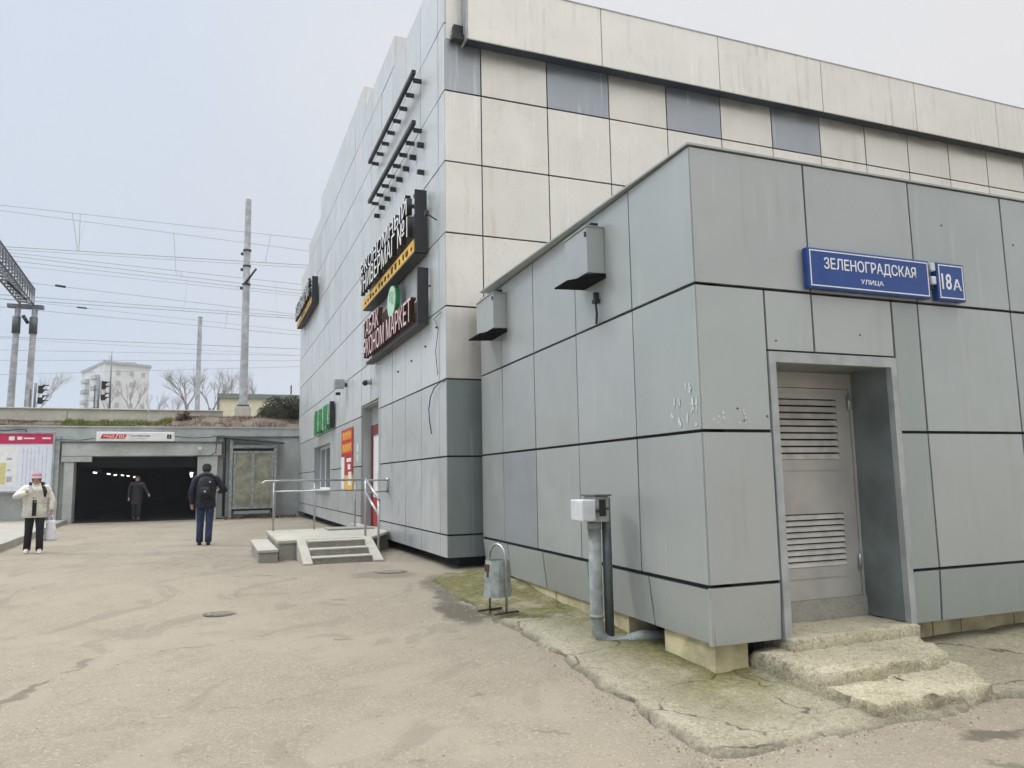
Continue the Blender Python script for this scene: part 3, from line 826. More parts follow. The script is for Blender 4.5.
for (a, b) in lz:
    m = MB(); n = 9; h = (b-a)/n
    for k in range(n):
        z = a + h*k
        m.hexa([FA(lx0, LN-.014, z+h*.05), FA(lx1, LN-.014, z+h*.05), FA(lx1, LN+.004, z+h*.05), FA(lx0, LN+.004, z+h*.05), FA(lx0, LN+.004, z+h*.80), FA(lx1, LN+.004, z+h*.80), FA(lx1, LN+.016, z+h*.74), FA(lx0, LN+.016, z+h*.74)])
    lv = m.build('louvre', 'louvre_paint', leaf)
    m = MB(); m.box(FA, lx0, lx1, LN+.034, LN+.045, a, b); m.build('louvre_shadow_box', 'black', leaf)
    m = MB(); f = .05
    m.box(FA, lx0-f, lx0, LN-.008, LN-.001, a-f, b+f); m.box(FA, lx1, lx1+f, LN-.008, LN-.001, a-f, b+f); m.box(FA, lx0, lx1, LN-.008, LN-.001, b, b+f); m.box(FA, lx0, lx1, LN-.008, LN-.001, a-f*2, a)
    m.build('louvre_frame', 'door_paint', leaf)
for z in (.72, 2.22):
    m = MB(); m.tube([FA(2.035, LN-.02, z), FA(2.035, LN-.02, z+.14)], .016, 10); m.build('hinge', 'steel', leaf)
m = MB(); m.box(FA, .91, .94, LN-.05, LN-.001, 1.45, 1.58); m.build('handle', 'steel', leaf)
m = MB(); m.box(FA, .775, 2.085, .46, .56, .29, .472); m.build('threshold', 'platform_side', an)
# stone plinth under the skirt with a dark hole
def plblock(m, F, side, a0, a1, z0, z1, d0, d1):
    if side == 'L': m.box(F, d0, d1, a0, a1, z0, z1)
    else: m.box(F, a0, a1, d0, d1, z0, z1)
m = MB()
for (a, b) in ((.10, .46), (.47, .86), (1.52, 1.95), (1.96, 2.6), (2.61, 3.3), (3.31, 4.0), (4.01, 4.75)):
    m = MB(); plblock(m, FL, 'L', a, b, -.1, .36, .085+random.uniform(-.006, .006), .4); m.build('plinth_block', 'sandstone', an)
m = MB()
for (a, b) in ((.105, .33), (2.3, 2.62), (2.63, 2.98), (2.99, 3.35), (3.36, 3.72), (3.73, 4.2), (4.21, 5.), (5.01, 6), (6.01, 7)):
    plblock(m, FA, 'R', a, b, -.1, .33, (.16 if a < 1 else .24)+random.uniform(-.006, .006), .5); m.build('plinth_block', 'sandstone', an); m = MB()
m = MB(); m.box(FL, .45, .6, .3, 5.6, -.1, .34); m.box(FA, .4, 7, .505, .6, -.1, .32); m.build('plinth_core', 'black', an)
# scuffs of old posters at the corner
random.seed(3)
m = MB()
for k in range(26):
    a = random.uniform(.03, .42) if k < 18 else random.uniform(.03, .2); z = random.uniform(2.02, 2.22) if k < 18 else random.uniform(2.3, 2.36)
    w = random.uniform(.006, .03); h = random.uniform(.01, .07)
    m.poly([FL(-.0055, a, z), FL(-.0055, a+w, z+random.uniform(-.01, .01)), FL(-.0055, a+w*.9, z+h), FL(-.0055, a+w*.2, z+h*.8)])
for k in range(14):
    a = random.uniform(.05, .5); z = random.uniform(2.02, 2.16); w = random.uniform(.006, .025); h = random.uniform(.005, .04)
    m.poly([FA(a, -.0055, z), FA(a+w, -.0055, z), FA(a+w*.8, -.0055, z+h), FA(a, -.0055, z+h)])
m.build('glue_residue', 'residue', an, fix=False)
m = MB()
for (a, z) in ((.66, 2.1), (.36, 2.16), (.42, 2.06), (1.75, 2.85), (.8, 2.75), (3.9, 3.9), (2.9, 4.0)): m = MB(); m.tube([FA(a, -.006, z), FA(a, .004, z)], .008, 7); m.build('screw', 'rust', an)

# hooded vent boxes on the annex street face
for (t0, t1, zt, zb, v0, v1, lab) in ((1.60, 2.16, 4.18, 3.70, 1.62, 2.05, 'grey hooded wall box with black flap, nearer to the corner'), (4.66, 5.45, 4.22, 3.72, 4.68, 5.3, 'grey hooded wall box with black flap, farther one by the building junction')):
    t = thing('vent_box', lab, 'wall vent', FL(-.1, t0, zb), 'hooded vent boxes on the annex wall')
    m = MB(); m.box(FL, -.20, -.005, t0, t1, zb, zt); m.build('housing', 'panel_grey', t)
    m = MB(); m.box(FL, -.212, -.004, t0-.012, t1+.01, zt+.002, zt+.014); m.build('lid', 'trim_light', t)
    m = MB(); m.hexa([FL(-.38, v0+.10, zb-.085), FL(-.002, t0-.02, zb-.055), FL(-.002, v1+.06, zb-.055), FL(-.38, v1-.0, zb-.085), FL(-.38, v0+.10, zb-.07), FL(-.002, t0-.02, zb-.004), FL(-.002, v1+.06, zb-.004), FL(-.38, v1-.0, zb-.07)])
    m.build('flap', 'matt_black', t)
    m = MB(); m.box(FL, -.13, -.05, t0+.03, t0+.1, zt+.016, zt+.06); m.box(FL, -.215, -.202, t0+.01, t0+.035, zt-.1, zt-.05); m.build('latch', 'dark_metal', t)
t = thing('cable_stub', 'short black cable stub with clamp hanging below the nearer vent box', 'cable', FL(-.02, 1.85, 3.2))
m = MB(); m.tube([FL(-.02, 1.80, 3.21), FL(-.04, 1.74, 3.30), FL(-.04, 1.76, 3.42), FL(-.03, 1.78, 3.5)], .012, 7); m.build('cable', 'cable', t)
m = MB(); m.box(FL, -.06, 0, 1.73, 1.81, 3.42, 3.46); m.box(FL, -.05, 0, 1.76, 1.80, 3.46, 3.54); m.build('clamp', 'dark_metal', t)

# street name plate and house number
def enamel(s0, s1, z0, z1, name, label, lines):
    t = thing(name, label, 'street sign', FA((s0+s1)/2, -.02, z0), 'blue address plates on the annex')
    m = MB(); m.box(FA, s0, s1, -.075, -.008, z0, z1); m.build('plate', 'blue_enamel', t, bevel=.012)
    m = MB(); e = .022; w = .010
    a0, a1, b0, b1 = s0+e, s1-e, z0+e, z1-e
    m.box(FA, a0, a1, -.078, -.0755, b0, b0+w); m.box(FA, a0, a1, -.078, -.0755, b1-w, b1); m.box(FA, a0, a0+w, -.078, -.0755, b0+w, b1-w); m.box(FA, a1-w, a1, -.078, -.0755, b0+w, b1-w)
    m.build('border', 'white_paint', t)
    for (txt, s, z, h, w, b) in lines:
        text_mesh(txt, 'lettering', 'white_paint', t, FA(s, -.0755, z), FA(1, 0, 0)-FA(0, 0, 0), up, h, w, .003, b)
enamel(1.135, 2.595, 3.225, 3.595, 'street_sign', 'long blue enamel street name plate above the louvred door', [('ЗЕЛЕНОГРАДСКАЯ', 1.865, 3.452, .125, 1.10, .006), ('УЛИЦА', 1.865, 3.320, .052, .27, .006)])
enamel(2.69, 3.055, 3.225, 3.595, 'house_number_plate', 'square blue house number plate reading 18A', [('18', 2.808, 3.41, .155, .125, .012), ('А', 2.945, 3.388, .11, .11, .008)])
t = thing('sign_clip', 'pair of small white clips between the two blue plates', 'lamp', FA(2.71, -.02, 3.3))  # white connector clips between the plates, no light source
for z in (3.37, 3.50):
    m = MB(); m.box(FA, 2.612, 2.668, -.085, -.006, z, z+.08); m.build('clip_body', 'white_plastic', t, bevel=.01)
m = MB(); m.box(FA, 2.62, 2.66, -.05, -.004, 3.33, 3.37); m.build('bracket', 'dark_metal', t)

# rough steps at the louvred door
def rough_block(mb, poly, z0, z1, amp=.025, n=22):
    # subdivided prism with crumbling edges
    pts = []
    for i in range(len(poly)):
        a = Vector(poly[i]); b = Vector(poly[(i+1) % len(poly)])
        for k in range(n): pts.append(a.lerp(b, k/n))
    c = sum(pts, Vector((0, 0)))/len(pts)
    levels = [(z0, 1.01, .02), (z0+(z1-z0)*.35, 1.0, .025), (z0+(z1-z0)*.75, .995, .015), (z1-.008, .985, .012), (z1, .955, .0)]
    rings = []
    for li, (z, sc, am) in enumerate(levels):
        b = len(mb.v); rings.append(b)
        for p in pts:
            q = c + (p-c)*sc
            w = FA(q.x, q.y, 0)
            d1 = noise.noise(Vector((w.x*9, w.y*9, z*14)))*amp*1.0 + noise.noise(Vector((w.x*26, w.y*26, z*30)))*amp*.6 + noise.noise(Vector((w.x*55, w.y*55, z*60)))*amp*.25
            dirv = (p-c).normalized()
            q = q + dirv*d1
            zz = z + (noise.noise(Vector((w.x*8, w.y*8, 5)))*amp*.5 if li > 2 else 0)
            mb.v.append(FA(q.x, q.y, zz))
    m_ = len(pts)
    for a, b in zip(rings, rings[1:]):
        for k in range(m_): mb.face([a+k, a+(k+1) % m_, b+(k+1) % m_, b+k], (1, 1, 1), True)
    # top as inner rings
    prev = rings[-1]
    for sc in (.8, .6, .4, .2):
        b = len(mb.v)
        for p in pts:
            q = c + (p-c)*sc*.955; w = FA(q.x, q.y, 0)
            mb.v.append(FA(q.x, q.y, z1 + noise.noise(Vector((w.x*8, w.y*8, 5)))*amp*.5 + noise.noise(Vector((w.x*30, w.y*30, 5)))*amp*.25))
        for k in range(m_): mb.face([prev+k, prev+(k+1) % m_, b+(k+1) % m_, b+k], (1, 1, 1), True)
        prev = b
    mb.face([prev+k for k in range(m_)], (1, 1, 1), True)
st = thing('concrete_steps', 'crumbling rough concrete steps leading up to the louvred door', 'steps', FA(1.1, -.6, 0))
m = MB(); rough_block(m, [(.70, -.10), (2.13, -.06), (2.13, .5), (.70, .5)], -.06, .292, .016); m.build('landing', 'rough_step', st)
m = MB(); rough_block(m, [(.44, -.74), (1.76, -.62), (2.10, -.06), (2.12, .12), (.44, .12)], -.08, .200, .05); m.build('step', 'rough_step', st)
m = MB(); rough_block(m, [(.43, -1.17), (1.56, -1.13), (1.93, -.62), (1.95, -.3), (.44, -.3)], -.1, .108, .05); m.build('step', 'rough_step', st)

# bin on the apron
def PB(x, y, z):   # bin frame: x along its stand
    a = -.92; cx, cy = -.195, 8.53; zg = gz(cx, cy)+.062
    return Vector((cx + x*cos(a) - y*sin(a), cy + x*sin(a) + y*cos(a), zg+z))
b_ = thing('litter_bin', 'small grey steel litter bin hung on an arched pipe stand', 'litter bin', PB(0, 0, 0))
arch = [PB(-.155, 0, .0), PB(-.155, 0, .56)] + [PB(-.155*cos(pi*k/8), 0, .56+.17*sin(pi*k/8)) for k in range(1, 8)] + [PB(.155, 0, .56), PB(.155, 0, 0)]
m = MB(); m.tube(arch, .014, 10); m.build('arch_stand', 'steel', b_)
for x in (-.155, .155):
    m = MB(); m.box(PB, x-.015, x+.015, -.16, .16, -.0, .018); m.build('foot', 'rust', b_)
def ring(w, d, z): return [(-w, -d*.55, z), (-w*.45, -d, z), (w*.45, -d, z), (w, -d*.55, z), (w, d*.55, z), (w*.45, d, z), (-w*.45, d, z), (-w, d*.55, z)]
m = MB(); r0, r1 = ring(.132, .15, .17), ring(.118, .125, .56); ri, rb = ring(.110, .117, .56), ring(.124, .142, .19)
for R in (r0, r1, ri, rb): m.v += [PB(*p) for p in R]
for k in range(8):
    kk = (k+1) % 8
    m.face([k, kk, 8+kk, 8+k]); m.face([8+k, 8+kk, 16+kk, 16+k]); m.face([16+k, 16+kk, 24+kk, 24+k])
m.face(list(range(8))); m.face([24+k for k in range(8)])
bk_ = m.build('bucket', 'galv', b_)
m = MB(); m.box(PB, -.06, .03, -.134, -.128, .44, .52); m.box(PB, -.02, .02, -.139, -.131, .38, .44); m.build('rust_stain', 'rust', bk_)

# pipe riser with meter box
up_ = thing('pipe_riser', 'grey pipe riser with junction box, bending into the hole in the annex base', 'pipe', (0.70, 7.02, .05))
p0 = FL(-.30, 1.53, 0); 
def PP(dx, dt, z): return FL(-.29+dx, 1.44+dt, z-(.03 if z < .5 else 0))
zg = gz(.7, 7)+.04
bend = [PP(0, 0, 1.19), PP(0, 0, .30), PP(.01, 0, .20), PP(.05, -.01, .13), PP(.12, -.03, .10), PP(.26, -.09, .10), PP(.33, -.12, .13), PP(.40, -.15, .15), PP(.62, -.24, .15)]
m = MB(); m.tube(bend, .062, 16); m.build('front_pipe', 'galv', up_)
m = MB(); m.tube([PP(.125, -.01, 1.42), PP(.125, -.01, zg-.1)], .045, 14); m.build('rear_pipe', 'galv_dark', up_)
m = MB(); m.tube([PP(.0, 0, .33), PP(.0, 0, .36)], .07, 16); m.tube([PP(.27, -.092, .10), PP(.31, -.11, .11)], .074, 16); m.tube([PP(.0, 0, 1.12), PP(.0, 0, 1.19)], .068, 16); m.build('collar', 'galv', up_)
bx = MB(); bx.box(PP, -.04, .10, -.13, .13, 1.195, 1.435); bo = bx.build('junction_box', 'galv', up_, bevel=.008)
# its face looks along the street side toward the viewer: build on the near end
m = MB(); m.box(PP, -.19, -.045, -.145, .12, 1.205, 1.405); m.build('white_cover', 'white_plastic', bo, bevel=.012)
m = MB(); m.box(PP, -.005, .06, -.142, -.132, 1.25, 1.405); m.build('black_slot', 'black', bo)
m = MB(); m.tube([PP(-.035, -.19, 1.30), PP(-.035, -.12, 1.30)], .016, 10); m.tube([PP(.078, -.15, 1.32), PP(.078, -.13, 1.32)], .01, 8); m.build('knob', 'dark_metal', bo)
m = MB(); m.box(PP, -.06, .12, -.15, .15, 1.437, 1.45); m.build('lid', 'galv_dark', bo)

# manhole covers
def cover(x, y, r, name, label, grp):
    t = thing(name, label, 'manhole cover', (x, y, gz(x, y)), grp)
    m = MB(); n = 28; z = gz(x, y)+.005
    m.prism([(x+r*cos(2*pi*k/n), y+r*sin(2*pi*k/n)) for k in range(n)], z-.03, z); m.build('cover', 'galv_dark' if 0 else 'cover_iron', t)
    m = MB()
    for k in range(-3, 4):
        h = math.sqrt(max(0, (r*.85)**2-(k*r*.24)**2)); m.box(FW, x+k*r*.24-.012, x+k*r*.24+.012, y-h, y+h, z, z+.003)
    m.build('rib', 'cover_iron', t)
    m = MB(); pts = [(x+(r+.045)*cos(2*pi*k/n), y+(r+.045)*sin(2*pi*k/n)) for k in range(n)]
    b = len(m.v)
    m.v += [Vector((p[0], p[1], z-.004)) for p in pts] + [Vector((x+(r+.006)*cos(2*pi*k/n), y+(r+.006)*sin(2*pi*k/n), z-.004)) for k in range(n)]
    for k in range(n): m.face([k, (k+1) % n, n+(k+1) % n, n+k])
    m.build('frame_ring', 'ring_dark', t)
simple('ring_dark', (.10, .09, .075), .8)
simple('cover_iron', (.20, .18, .145), .8, .1, .3, 20)
cover(-3.40, 8.98, .155, 'manhole_cover', 'small round iron cover in the middle of the yard', 'manhole covers')
cover(-1.88, 11.75, .22, 'manhole_cover', 'round iron cover near the building corner, right of the stairs', 'manhole covers')

# ------------------------------------------------------------------ entrance platform with stairs
pt = thing('entrance_platform', 'concrete entrance platform with two small stairs at the shop door', 'steps', FM(-1.2, 3.5, .26))
m = MB(); m.box(FM, -2.25, -.62, 2.72, 5.75, .1, .55); m.box(FM, -.62, -.03, 4.1, 5.75, .1, .549); m.build('base', 'platform_side', pt)
m = MB(); m.prism([(-2.28, 2.69), (-.62, 2.69), (-.02, 4.08), (-.02, 5.78), (-2.28, 5.78)], .553, .605, F=FM); m.build('slab', 'smooth_concrete', pt, bevel=.006)
m = MB(); m.box(FM, -.02, .40, 5.27, 7.34, .45, .53); m.box(FM, -2.25+2.0, -.03, 5.78, 7.4, .1, .6); m.build('doorstep', 'smooth_concrete', pt)
m = MB(); m.box(FM, -1.1, -.15, 4.9, 5.55, .607, .64); m.build('mat', 'kerb_stone', pt)
m = MB(); m.box(FM, -2.60, -2.29, 2.42, 5.0, .1, .43); m.build('side_step_base', 'platform_side', pt)
m = MB(); m.box(FM, -2.62, -2.285, 2.40, 5.02, .433, .48); m.build('side_step', 'smooth_concrete', pt, bevel=.006)
# stairs down toward the viewer between two sloping cheeks
for k in range(3):
    z = .60-.11*(k+0); v1 = 2.688-.33*k; z -= .004
    m = MB(); m.box(FM, -1.80, -.82, v1-.33, v1-.001, .1, z-.022); m.build('riser', 'tile_riser', pt)
    m = MB(); m.box(FM, -1.80, -.82, v1-.345, v1-.001, z-.02, z); m.build('tread', 'smooth_concrete', pt)
for (a, b) in ((-1.96, -1.805), (-.815, -.64)):
    m = MB(); m.hexa([FM(a, 1.58, .1), FM(b, 1.58, .1), FM(b, 2.687, .1), FM(a, 2.687, .1), FM(a, 1.58, .30), FM(b, 1.58, .30), FM(b, 2.687, .612), FM(a, 2.687, .612)])
    m.build('cheek', 'smooth_concrete', pt, bevel=.006)
rl = thing('handrail', 'tubular steel handrail round the entrance platform and its stairs', 'handrail', FM(-1.2, 5.6, .6))
zt = 1.645
m = MB(); m.tube([FM(-2.42, 5.50, 1.58), FM(-2.33, 5.55, zt), FM(-2.15, 5.6, zt), FM(-.06, 5.72, zt)], .022, 10); m.build('top_rail', 'steel', rl)
m = MB(); m.tube([FM(-2.15, 5.6, 1.42), FM(-.06, 5.72, 1.42)], .018, 10); m.build('mid_rail', 'steel', rl)
for (u, v) in ((-2.15, 5.6), (-1.3, 5.66), (-.42, 5.70)):
    m = MB(); m.tube([FM(u, v, .6), FM(u, v, zt)], .02, 10); m.build('post', 'steel', rl)
m = MB(); m.tube([FM(-.70, 2.95, .6), FM(-.70, 2.95, zt)], .02, 10); m.build('post', 'steel', rl)
m = MB(); m.tube([FM(-.62, 2.15, .28), FM(-.62, 2.15, 1.29)], .02, 10); m.build('post', 'steel', rl)
m = MB(); m.tube([FM(-.70, 2.98, zt+.01), FM(-.62, 2.1, 1.28)], .024, 10); m.build('stair_rail', 'steel', rl)
m = MB(); m.tube([FM(-.70, 2.95, 1.40), FM(-.62, 2.15, 1.02)], .024, 10); m.build('stair_mid_rail', 'steel', rl)
m = MB(); m.tube([FM(-.70, 2.95, zt-.02), FM(-.03, 4.15, zt-.02)], .018, 8); m.build('top_rail', 'steel', rl)
m = MB(); m.tube([FM(-.70, 2.95, 1.40), FM(-.03, 4.15, 1.40)], .018, 8); m.build('mid_rail', 'steel', rl)
m = MB(); m.tube([FM(-.03, 4.15, 1.36), FM(-.03, 4.15, 1.68)], .02, 8); m.build('wall_plate', 'steel', rl)

# ------------------------------------------------------------------ underpass wall
V = 21.9; WT = 3.86
w = thing('underpass_portal', 'weathered grey concrete retaining wall with the dark underpass opening', 'retaining wall', FM(-6, V, .2))
T0, T1, TZ = -8.3, -3.95, 2.72
m = MB()
m.box(FM, -40, T0-.0, V+.02, V+.5, -.2, WT); m.box(FM, T1, .8, V+.02, V+.5, -.2, WT); m.box(FM, T0, T1, V+.02, V+.5, TZ, WT)
m.build('wall', 'wall_concrete', w)
m = MB(); m.box(FM, -8.72, -3.05, V-.22, V+.015, TZ+.02, 3.24); m.box(FM, -8.72, -7.7, V-.20, V+.015, 2.52, TZ+.018); m.build('lintel', 'wall_concrete', w, bevel=.01)
m = MB(); m.box(FM, -8.75, -3.0, V-.27, V+.015, 3.245, 3.30); m.build('lintel_cap', 'galv_dark', w)
m = MB(); m.box(FM, -8.62, T0, V-.16, V+.015, 0, 2.515); m.build('pillar', 'wall_concrete', w, bevel=.01)
m = MB(); m.box(FM, T1, -3.2, V-.16, V+.015, 0, TZ+.015); m.build('pillar', 'wall_concrete', w, bevel=.01)
m = MB(); m.box(FM, -9.05, -8.78, V-.26, V+.015, 0, 3.5); m.build('pilaster', 'grey_paint', w)
m = MB(); m.box(FM, -3.42, -3.2, V-.2, V-.165, 0, 2.7); m.build('pilaster', 'wall_concrete', w)
m = MB(); m.box(FM, -30, -9.2, V-.05, V+.015, 3.58, 3.63); m.box(FM, -3.25, .3, V-.05, V+.015, 3.48, 3.53); m.box(FM, -3.27, -3.22, V-.05, V+.015, 2.6, 3.53); m.build('drip_rail', 'galv_dark', w)
m = MB(); m.box(FM, -40, .9, V-.03, V+.55, WT+.003, WT+.05); m.build('wall_cap', 'wall_concrete', w)
# tunnel interior
m = MB()
m.box(FM, T0-.6, T0-.35, V+.5, V+60, -.2, 3.0); m.box(FM, -2.6, -2.3, V+.5, V+60, -.2, 3.0)
m.box(FM, T0-.6, -2.3, V+.5, V+60, 2.85, 3.05); m.box(FM, T0-.6, -2.3, V+60, V+60.3, -.2, 3.0)
m.box(FM, T0, T1, V+.5, V+.8, 2.3, 2.849)
for k in range(1, 14): m.box(FM, T0-.35, -2.6, V+.5+k*3.5, V+.9+k*3.5, 2.6, 2.849)
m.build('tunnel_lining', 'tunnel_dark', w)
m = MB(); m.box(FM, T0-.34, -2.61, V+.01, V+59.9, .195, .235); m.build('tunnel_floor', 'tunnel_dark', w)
for (u, v) in ((-7.85, 23.4), (-7.9, 28.2), (-7.92, 31), (-7.95, 34.5), (-8.0, 38), (-8.0, 42), (-4.35, 27.5), (-4.45, 31), (-4.55, 35), (-4.65, 40), (-4.8, 46)):
    L_ = thing('tunnel_lamp', 'small lit tubular lamp in the dark underpass', 'lamp', FM(u, v, 2.1), 'lamps along the underpass walls')
    m = MB(); m.tube([FM(u, v, 2.09+random.uniform(-.02, .06)), FM(u+.12, v+.05, 2.12)], .03, 6); m.build('tube', 'tunnel_lamp', L_)
    m = MB(); m.box(FM, u-.04, u+.27, v-.02, v+.12, 2.165, 2.2); m.build('housing', 'galv_dark', L_)

# station sign over the portal
t = thing('station_sign', 'long white station sign with red line tags over the underpass', 'sign', FM(-6.2, V-.3, 3.3))
m = MB(); m.box(FM, -7.56, -4.82, V-.42, V-.30, 3.30, 3.66); m.build('board', 'white_paint', t, bevel=.02)
xa = FM(1, 0, 0)-FM(0, 0, 0)
def par_(u0, u1, z0, z1, name, mat, sk=.07):
    m = MB(); m.hexa([FM(u0, V-.432, z0), FM(u1, V-.432, z0), FM(u1, V-.422, z0), FM(u0, V-.422, z0), FM(u0+sk, V-.432, z1), FM(u1+sk, V-.432, z1), FM(u1+sk, V-.422, z1), FM(u0+sk, V-.422, z1)])
    return m.build(name, mat, t)
par_(-7.42, -6.92, 3.40, 3.57, 'line_tag', 'moscow_red'); par_(-6.88, -6.58, 3.40, 3.57, 'line_tag', 'orange_red' if 0 else 'moscow_red')
text_mesh('МЦД', 'lettering', 'white_paint', t, FM(-7.13, V-.433, 3.485), xa, up, .10, .36, .006, .01, .2)
text_mesh('D3', 'lettering', 'white_paint', t, FM(-6.69, V-.433, 3.485), xa, up, .12, .17, .006, .01)
text_mesh('Грачёвская', 'lettering', 'black', t, FM(-6.06, V-.424, 3.51), xa, up, .10, .72, .005, 0)
text_mesh('Grachyovskaya', 'lettering', 'print_grey', t, FM(-6.09, V-.424, 3.40), xa, up, .045, .58, .005, 0)
m = MB(); m.box(FM, -5.09, -4.93, V-.43, V-.421, 3.40, 3.56); m.build('exit_tag', 'black', t)
text_mesh('1', 'lettering', 'white_paint', t, FM(-5.01, V-.431, 3.48), xa, up, .09, None, .004, .01)
t = thing('security_camera', 'small white camera under the beam at the right of the underpass opening', 'camera', FM(-3.8, V-.4, 2.95))
m = MB(); m.box(FM, -3.95, -3.80, V-.5, V-.30, 2.93, 3.06); m.build('housing', 'white_plastic', t, bevel=.02)
m = MB(); m.tube([FM(-3.86, V-.3, 3.02), FM(-3.86, V-.22, 3.02)], .02, 8); m.build('bracket', 'grey_paint', t)
t = thing('wall_cable', 'black cable sagging along the wall to the right of the station sign', 'cable', FM(-3.8, V-.25, 3.3))
m = MB(); m.tube([FM(-4.8, V-.3, 3.5), FM(-4.2, V-.3, 3.44), FM(-3.6, V-.3, 3.46), FM(-3.0, V-.3, 3.55), FM(-2.9, V-.3, 3.3)], .018, 6); m.tube([FM(-3.25, V-.3, 3.44), FM(-3.28, V-.3, 2.85), FM(-3.5, V-.3, 2.72), FM(-4.1, V-.3, 2.72)], .018, 6)
m.tube([FM(-2.95, V-.3, 3.5), FM(-2.93, V-.3, .3)], .06, 8); m.build('cable', 'cable', t)
t = thing('wall_cable', 'black cable sagging along the wall to the left of the station sign', 'cable', FM(-8.5, V-.25, 3.3))
m = MB(); m.tube([FM(-7.6, V-.3, 3.42), FM(-8.1, V-.3, 3.34), FM(-8.8, V-.3, 3.36), FM(-9.0, V-.3, 3.34)], .015, 6); m.build('cable', 'cable', t); m = MB(); m.tube([FM(-9.9, V-.1, 3.55), FM(-9.95, V-.1, 3.75), FM(-10.3, V-.1, 3.74), FM(-10.6, V-.1, 3.7), FM(-11.4, V-.1, 3.74)], .02, 6); m.build('cable', 'cable', t)

# information board on the left
t = thing('information_board', 'wide information board with crimson header, pale timetable columns and a yellow map', 'notice board', FM(-11.5, V-.4, .5))
m = MB(); m.box(FM, -14.2, -9.0, V-.34, V-.22, 1.46, 3.58); m.build('panel', 'paper', t)
m = MB(); m.box(FM, -14.2, -9.0, V-.36, V-.343, 3.2, 3.58); hd = m.build('header', 'crimson', t)
m = MB(); m.box(FM, -14.25, -8.93, V-.38, V-.20, 3.585, 3.63); m.box(FM, -14.25, -8.93, V-.38, V-.20, 1.40, 1.455); m.box(FM, -8.995, -8.93, V-.38, V-.20, 1.456, 3.584); m.build('frame', 'grey_paint', t)
m = MB()
for k in range(7):
    m.box(FM, -9.2-.125*k, -9.17-.125*k, V-.346, V-.342, 1.6, 3.0 if k % 2 else 3.08)
m.build('timetable_columns', 'print_pale', t)
m = MB(); m.box(FM, -11.6, -10.10, V-.348, V-.343, 1.6, 3.12); m.build('map_sheet', 'white_paint', t)
m = MB(); m.box(FM, -11.6, -10.46, V-.353, V-.349, 1.72, 2.5); m.build('map_yellow', 'paper_yellow', t)
m = MB(); m.box(FM, -10.42, -10.25, V-.353, V-.349, 1.8, 2.0); m.box(FM, -10.44, -10.28, V-.353, V-.349, 2.6, 2.68); m.box(FM, -10.42, -10.3, V-.353, V-.349, 2.2, 2.26); m.build('map_mark', 'print_grey', t)
text_mesh('Расписание', 'lettering', 'white_paint', hd, FM(-9.95, V-.361, 3.40), xa, up, .09, .62, .004, .01) if 0 else None
m = MB(); m.box(FM, -10.42, -10.24, V-.366, V-.361, 3.33, 3.47); m.box(FM, -10.15, -10.0, V-.366, V-.361, 3.35, 3.47); m.box(FM, -9.95, -9.6, V-.366, V-.361, 3.38, 3.43); m.box(FM, -9.35, -9.08, V-.366, V-.361, 3.38, 3.44); m.build('header_marks', 'white_paint', hd)
for u in (-9.1, -12.8):
    m = MB(); m.box(FM, u-.04, u+.04, V-.30, V-.24, .3, 1.4); m.build('leg', 'galv_dark', t)

# metal-framed enclosure right of the portal
t = thing('metal_enclosure', 'grey metal-framed enclosure with two frosted panels and sloping roof beside the underpass', 'enclosure', FM(-1.9, 21.2, .2))
vf = 21.25; e0, e1_ = -2.75, -.95
for u in (e0, e1_-.1):
    m = MB(); m.box(FM, u, u+.12, vf, vf+.12, .15, 3.35 if u < -2 else 3.15); m.build('post', 'galv', t)
    m = MB(); m.box(FM, u, u+.12, vf+.5, vf+.6, .15, 3.3 if u < -2 else 3.1); m.build('post', 'galv_dark', t)
m = MB(); m.box(FM, e0+.12, e1_-.1, vf+.01, vf+.09, 3.02, 3.14); m.box(FM, e0+.12, e1_-.1, vf+.01, vf+.09, 2.82, 2.9); m.box(FM, e0+.12, e1_-.1, vf+.01, vf+.09, .58, .66); m.box(FM, e0+.2, e1_-.2, vf+.01, vf+.09, .38, .50)
um = (e0+e1_)/2
m.box(FM, um-.06, um+.06, vf+.005, vf+.095, .661, 2.819); m.box(FM, e0+.15, e0+.23, vf+.01, vf+.09, .661, 2.819); m.box(FM, e1_-.19, e1_-.11, vf+.01, vf+.09, .661, 2.819)
m.build('frame', 'galv', t)
for (a, b) in ((e0+.23, um-.06), (um+.06, e1_-.19)):
    m = MB(); m.box(FM, a, b, vf+.035, vf+.05, .661, 2.819); m.build('frosted_panel', 'frosted', t)
m = MB(); m.hexa([FM(e0-.25, vf-.15, 3.44), FM(e1_+.3, vf-.15, 3.20), FM(e1_+.3, vf+.62, 3.2), FM(e0-.25, vf+.62, 3.44), FM(e0-.25, vf-.15, 3.52), FM(e1_+.3, vf-.15, 3.25), FM(e1_+.3, vf+.62, 3.25), FM(e0-.25, vf+.62, 3.52)])
m.build('roof', 'galv_dark', t)
m = MB(); m.box(FM, e0+.1, e1_-.1, vf+.55, vf+.58, .5, 3.0); m.build('back_panel', 'black', t)

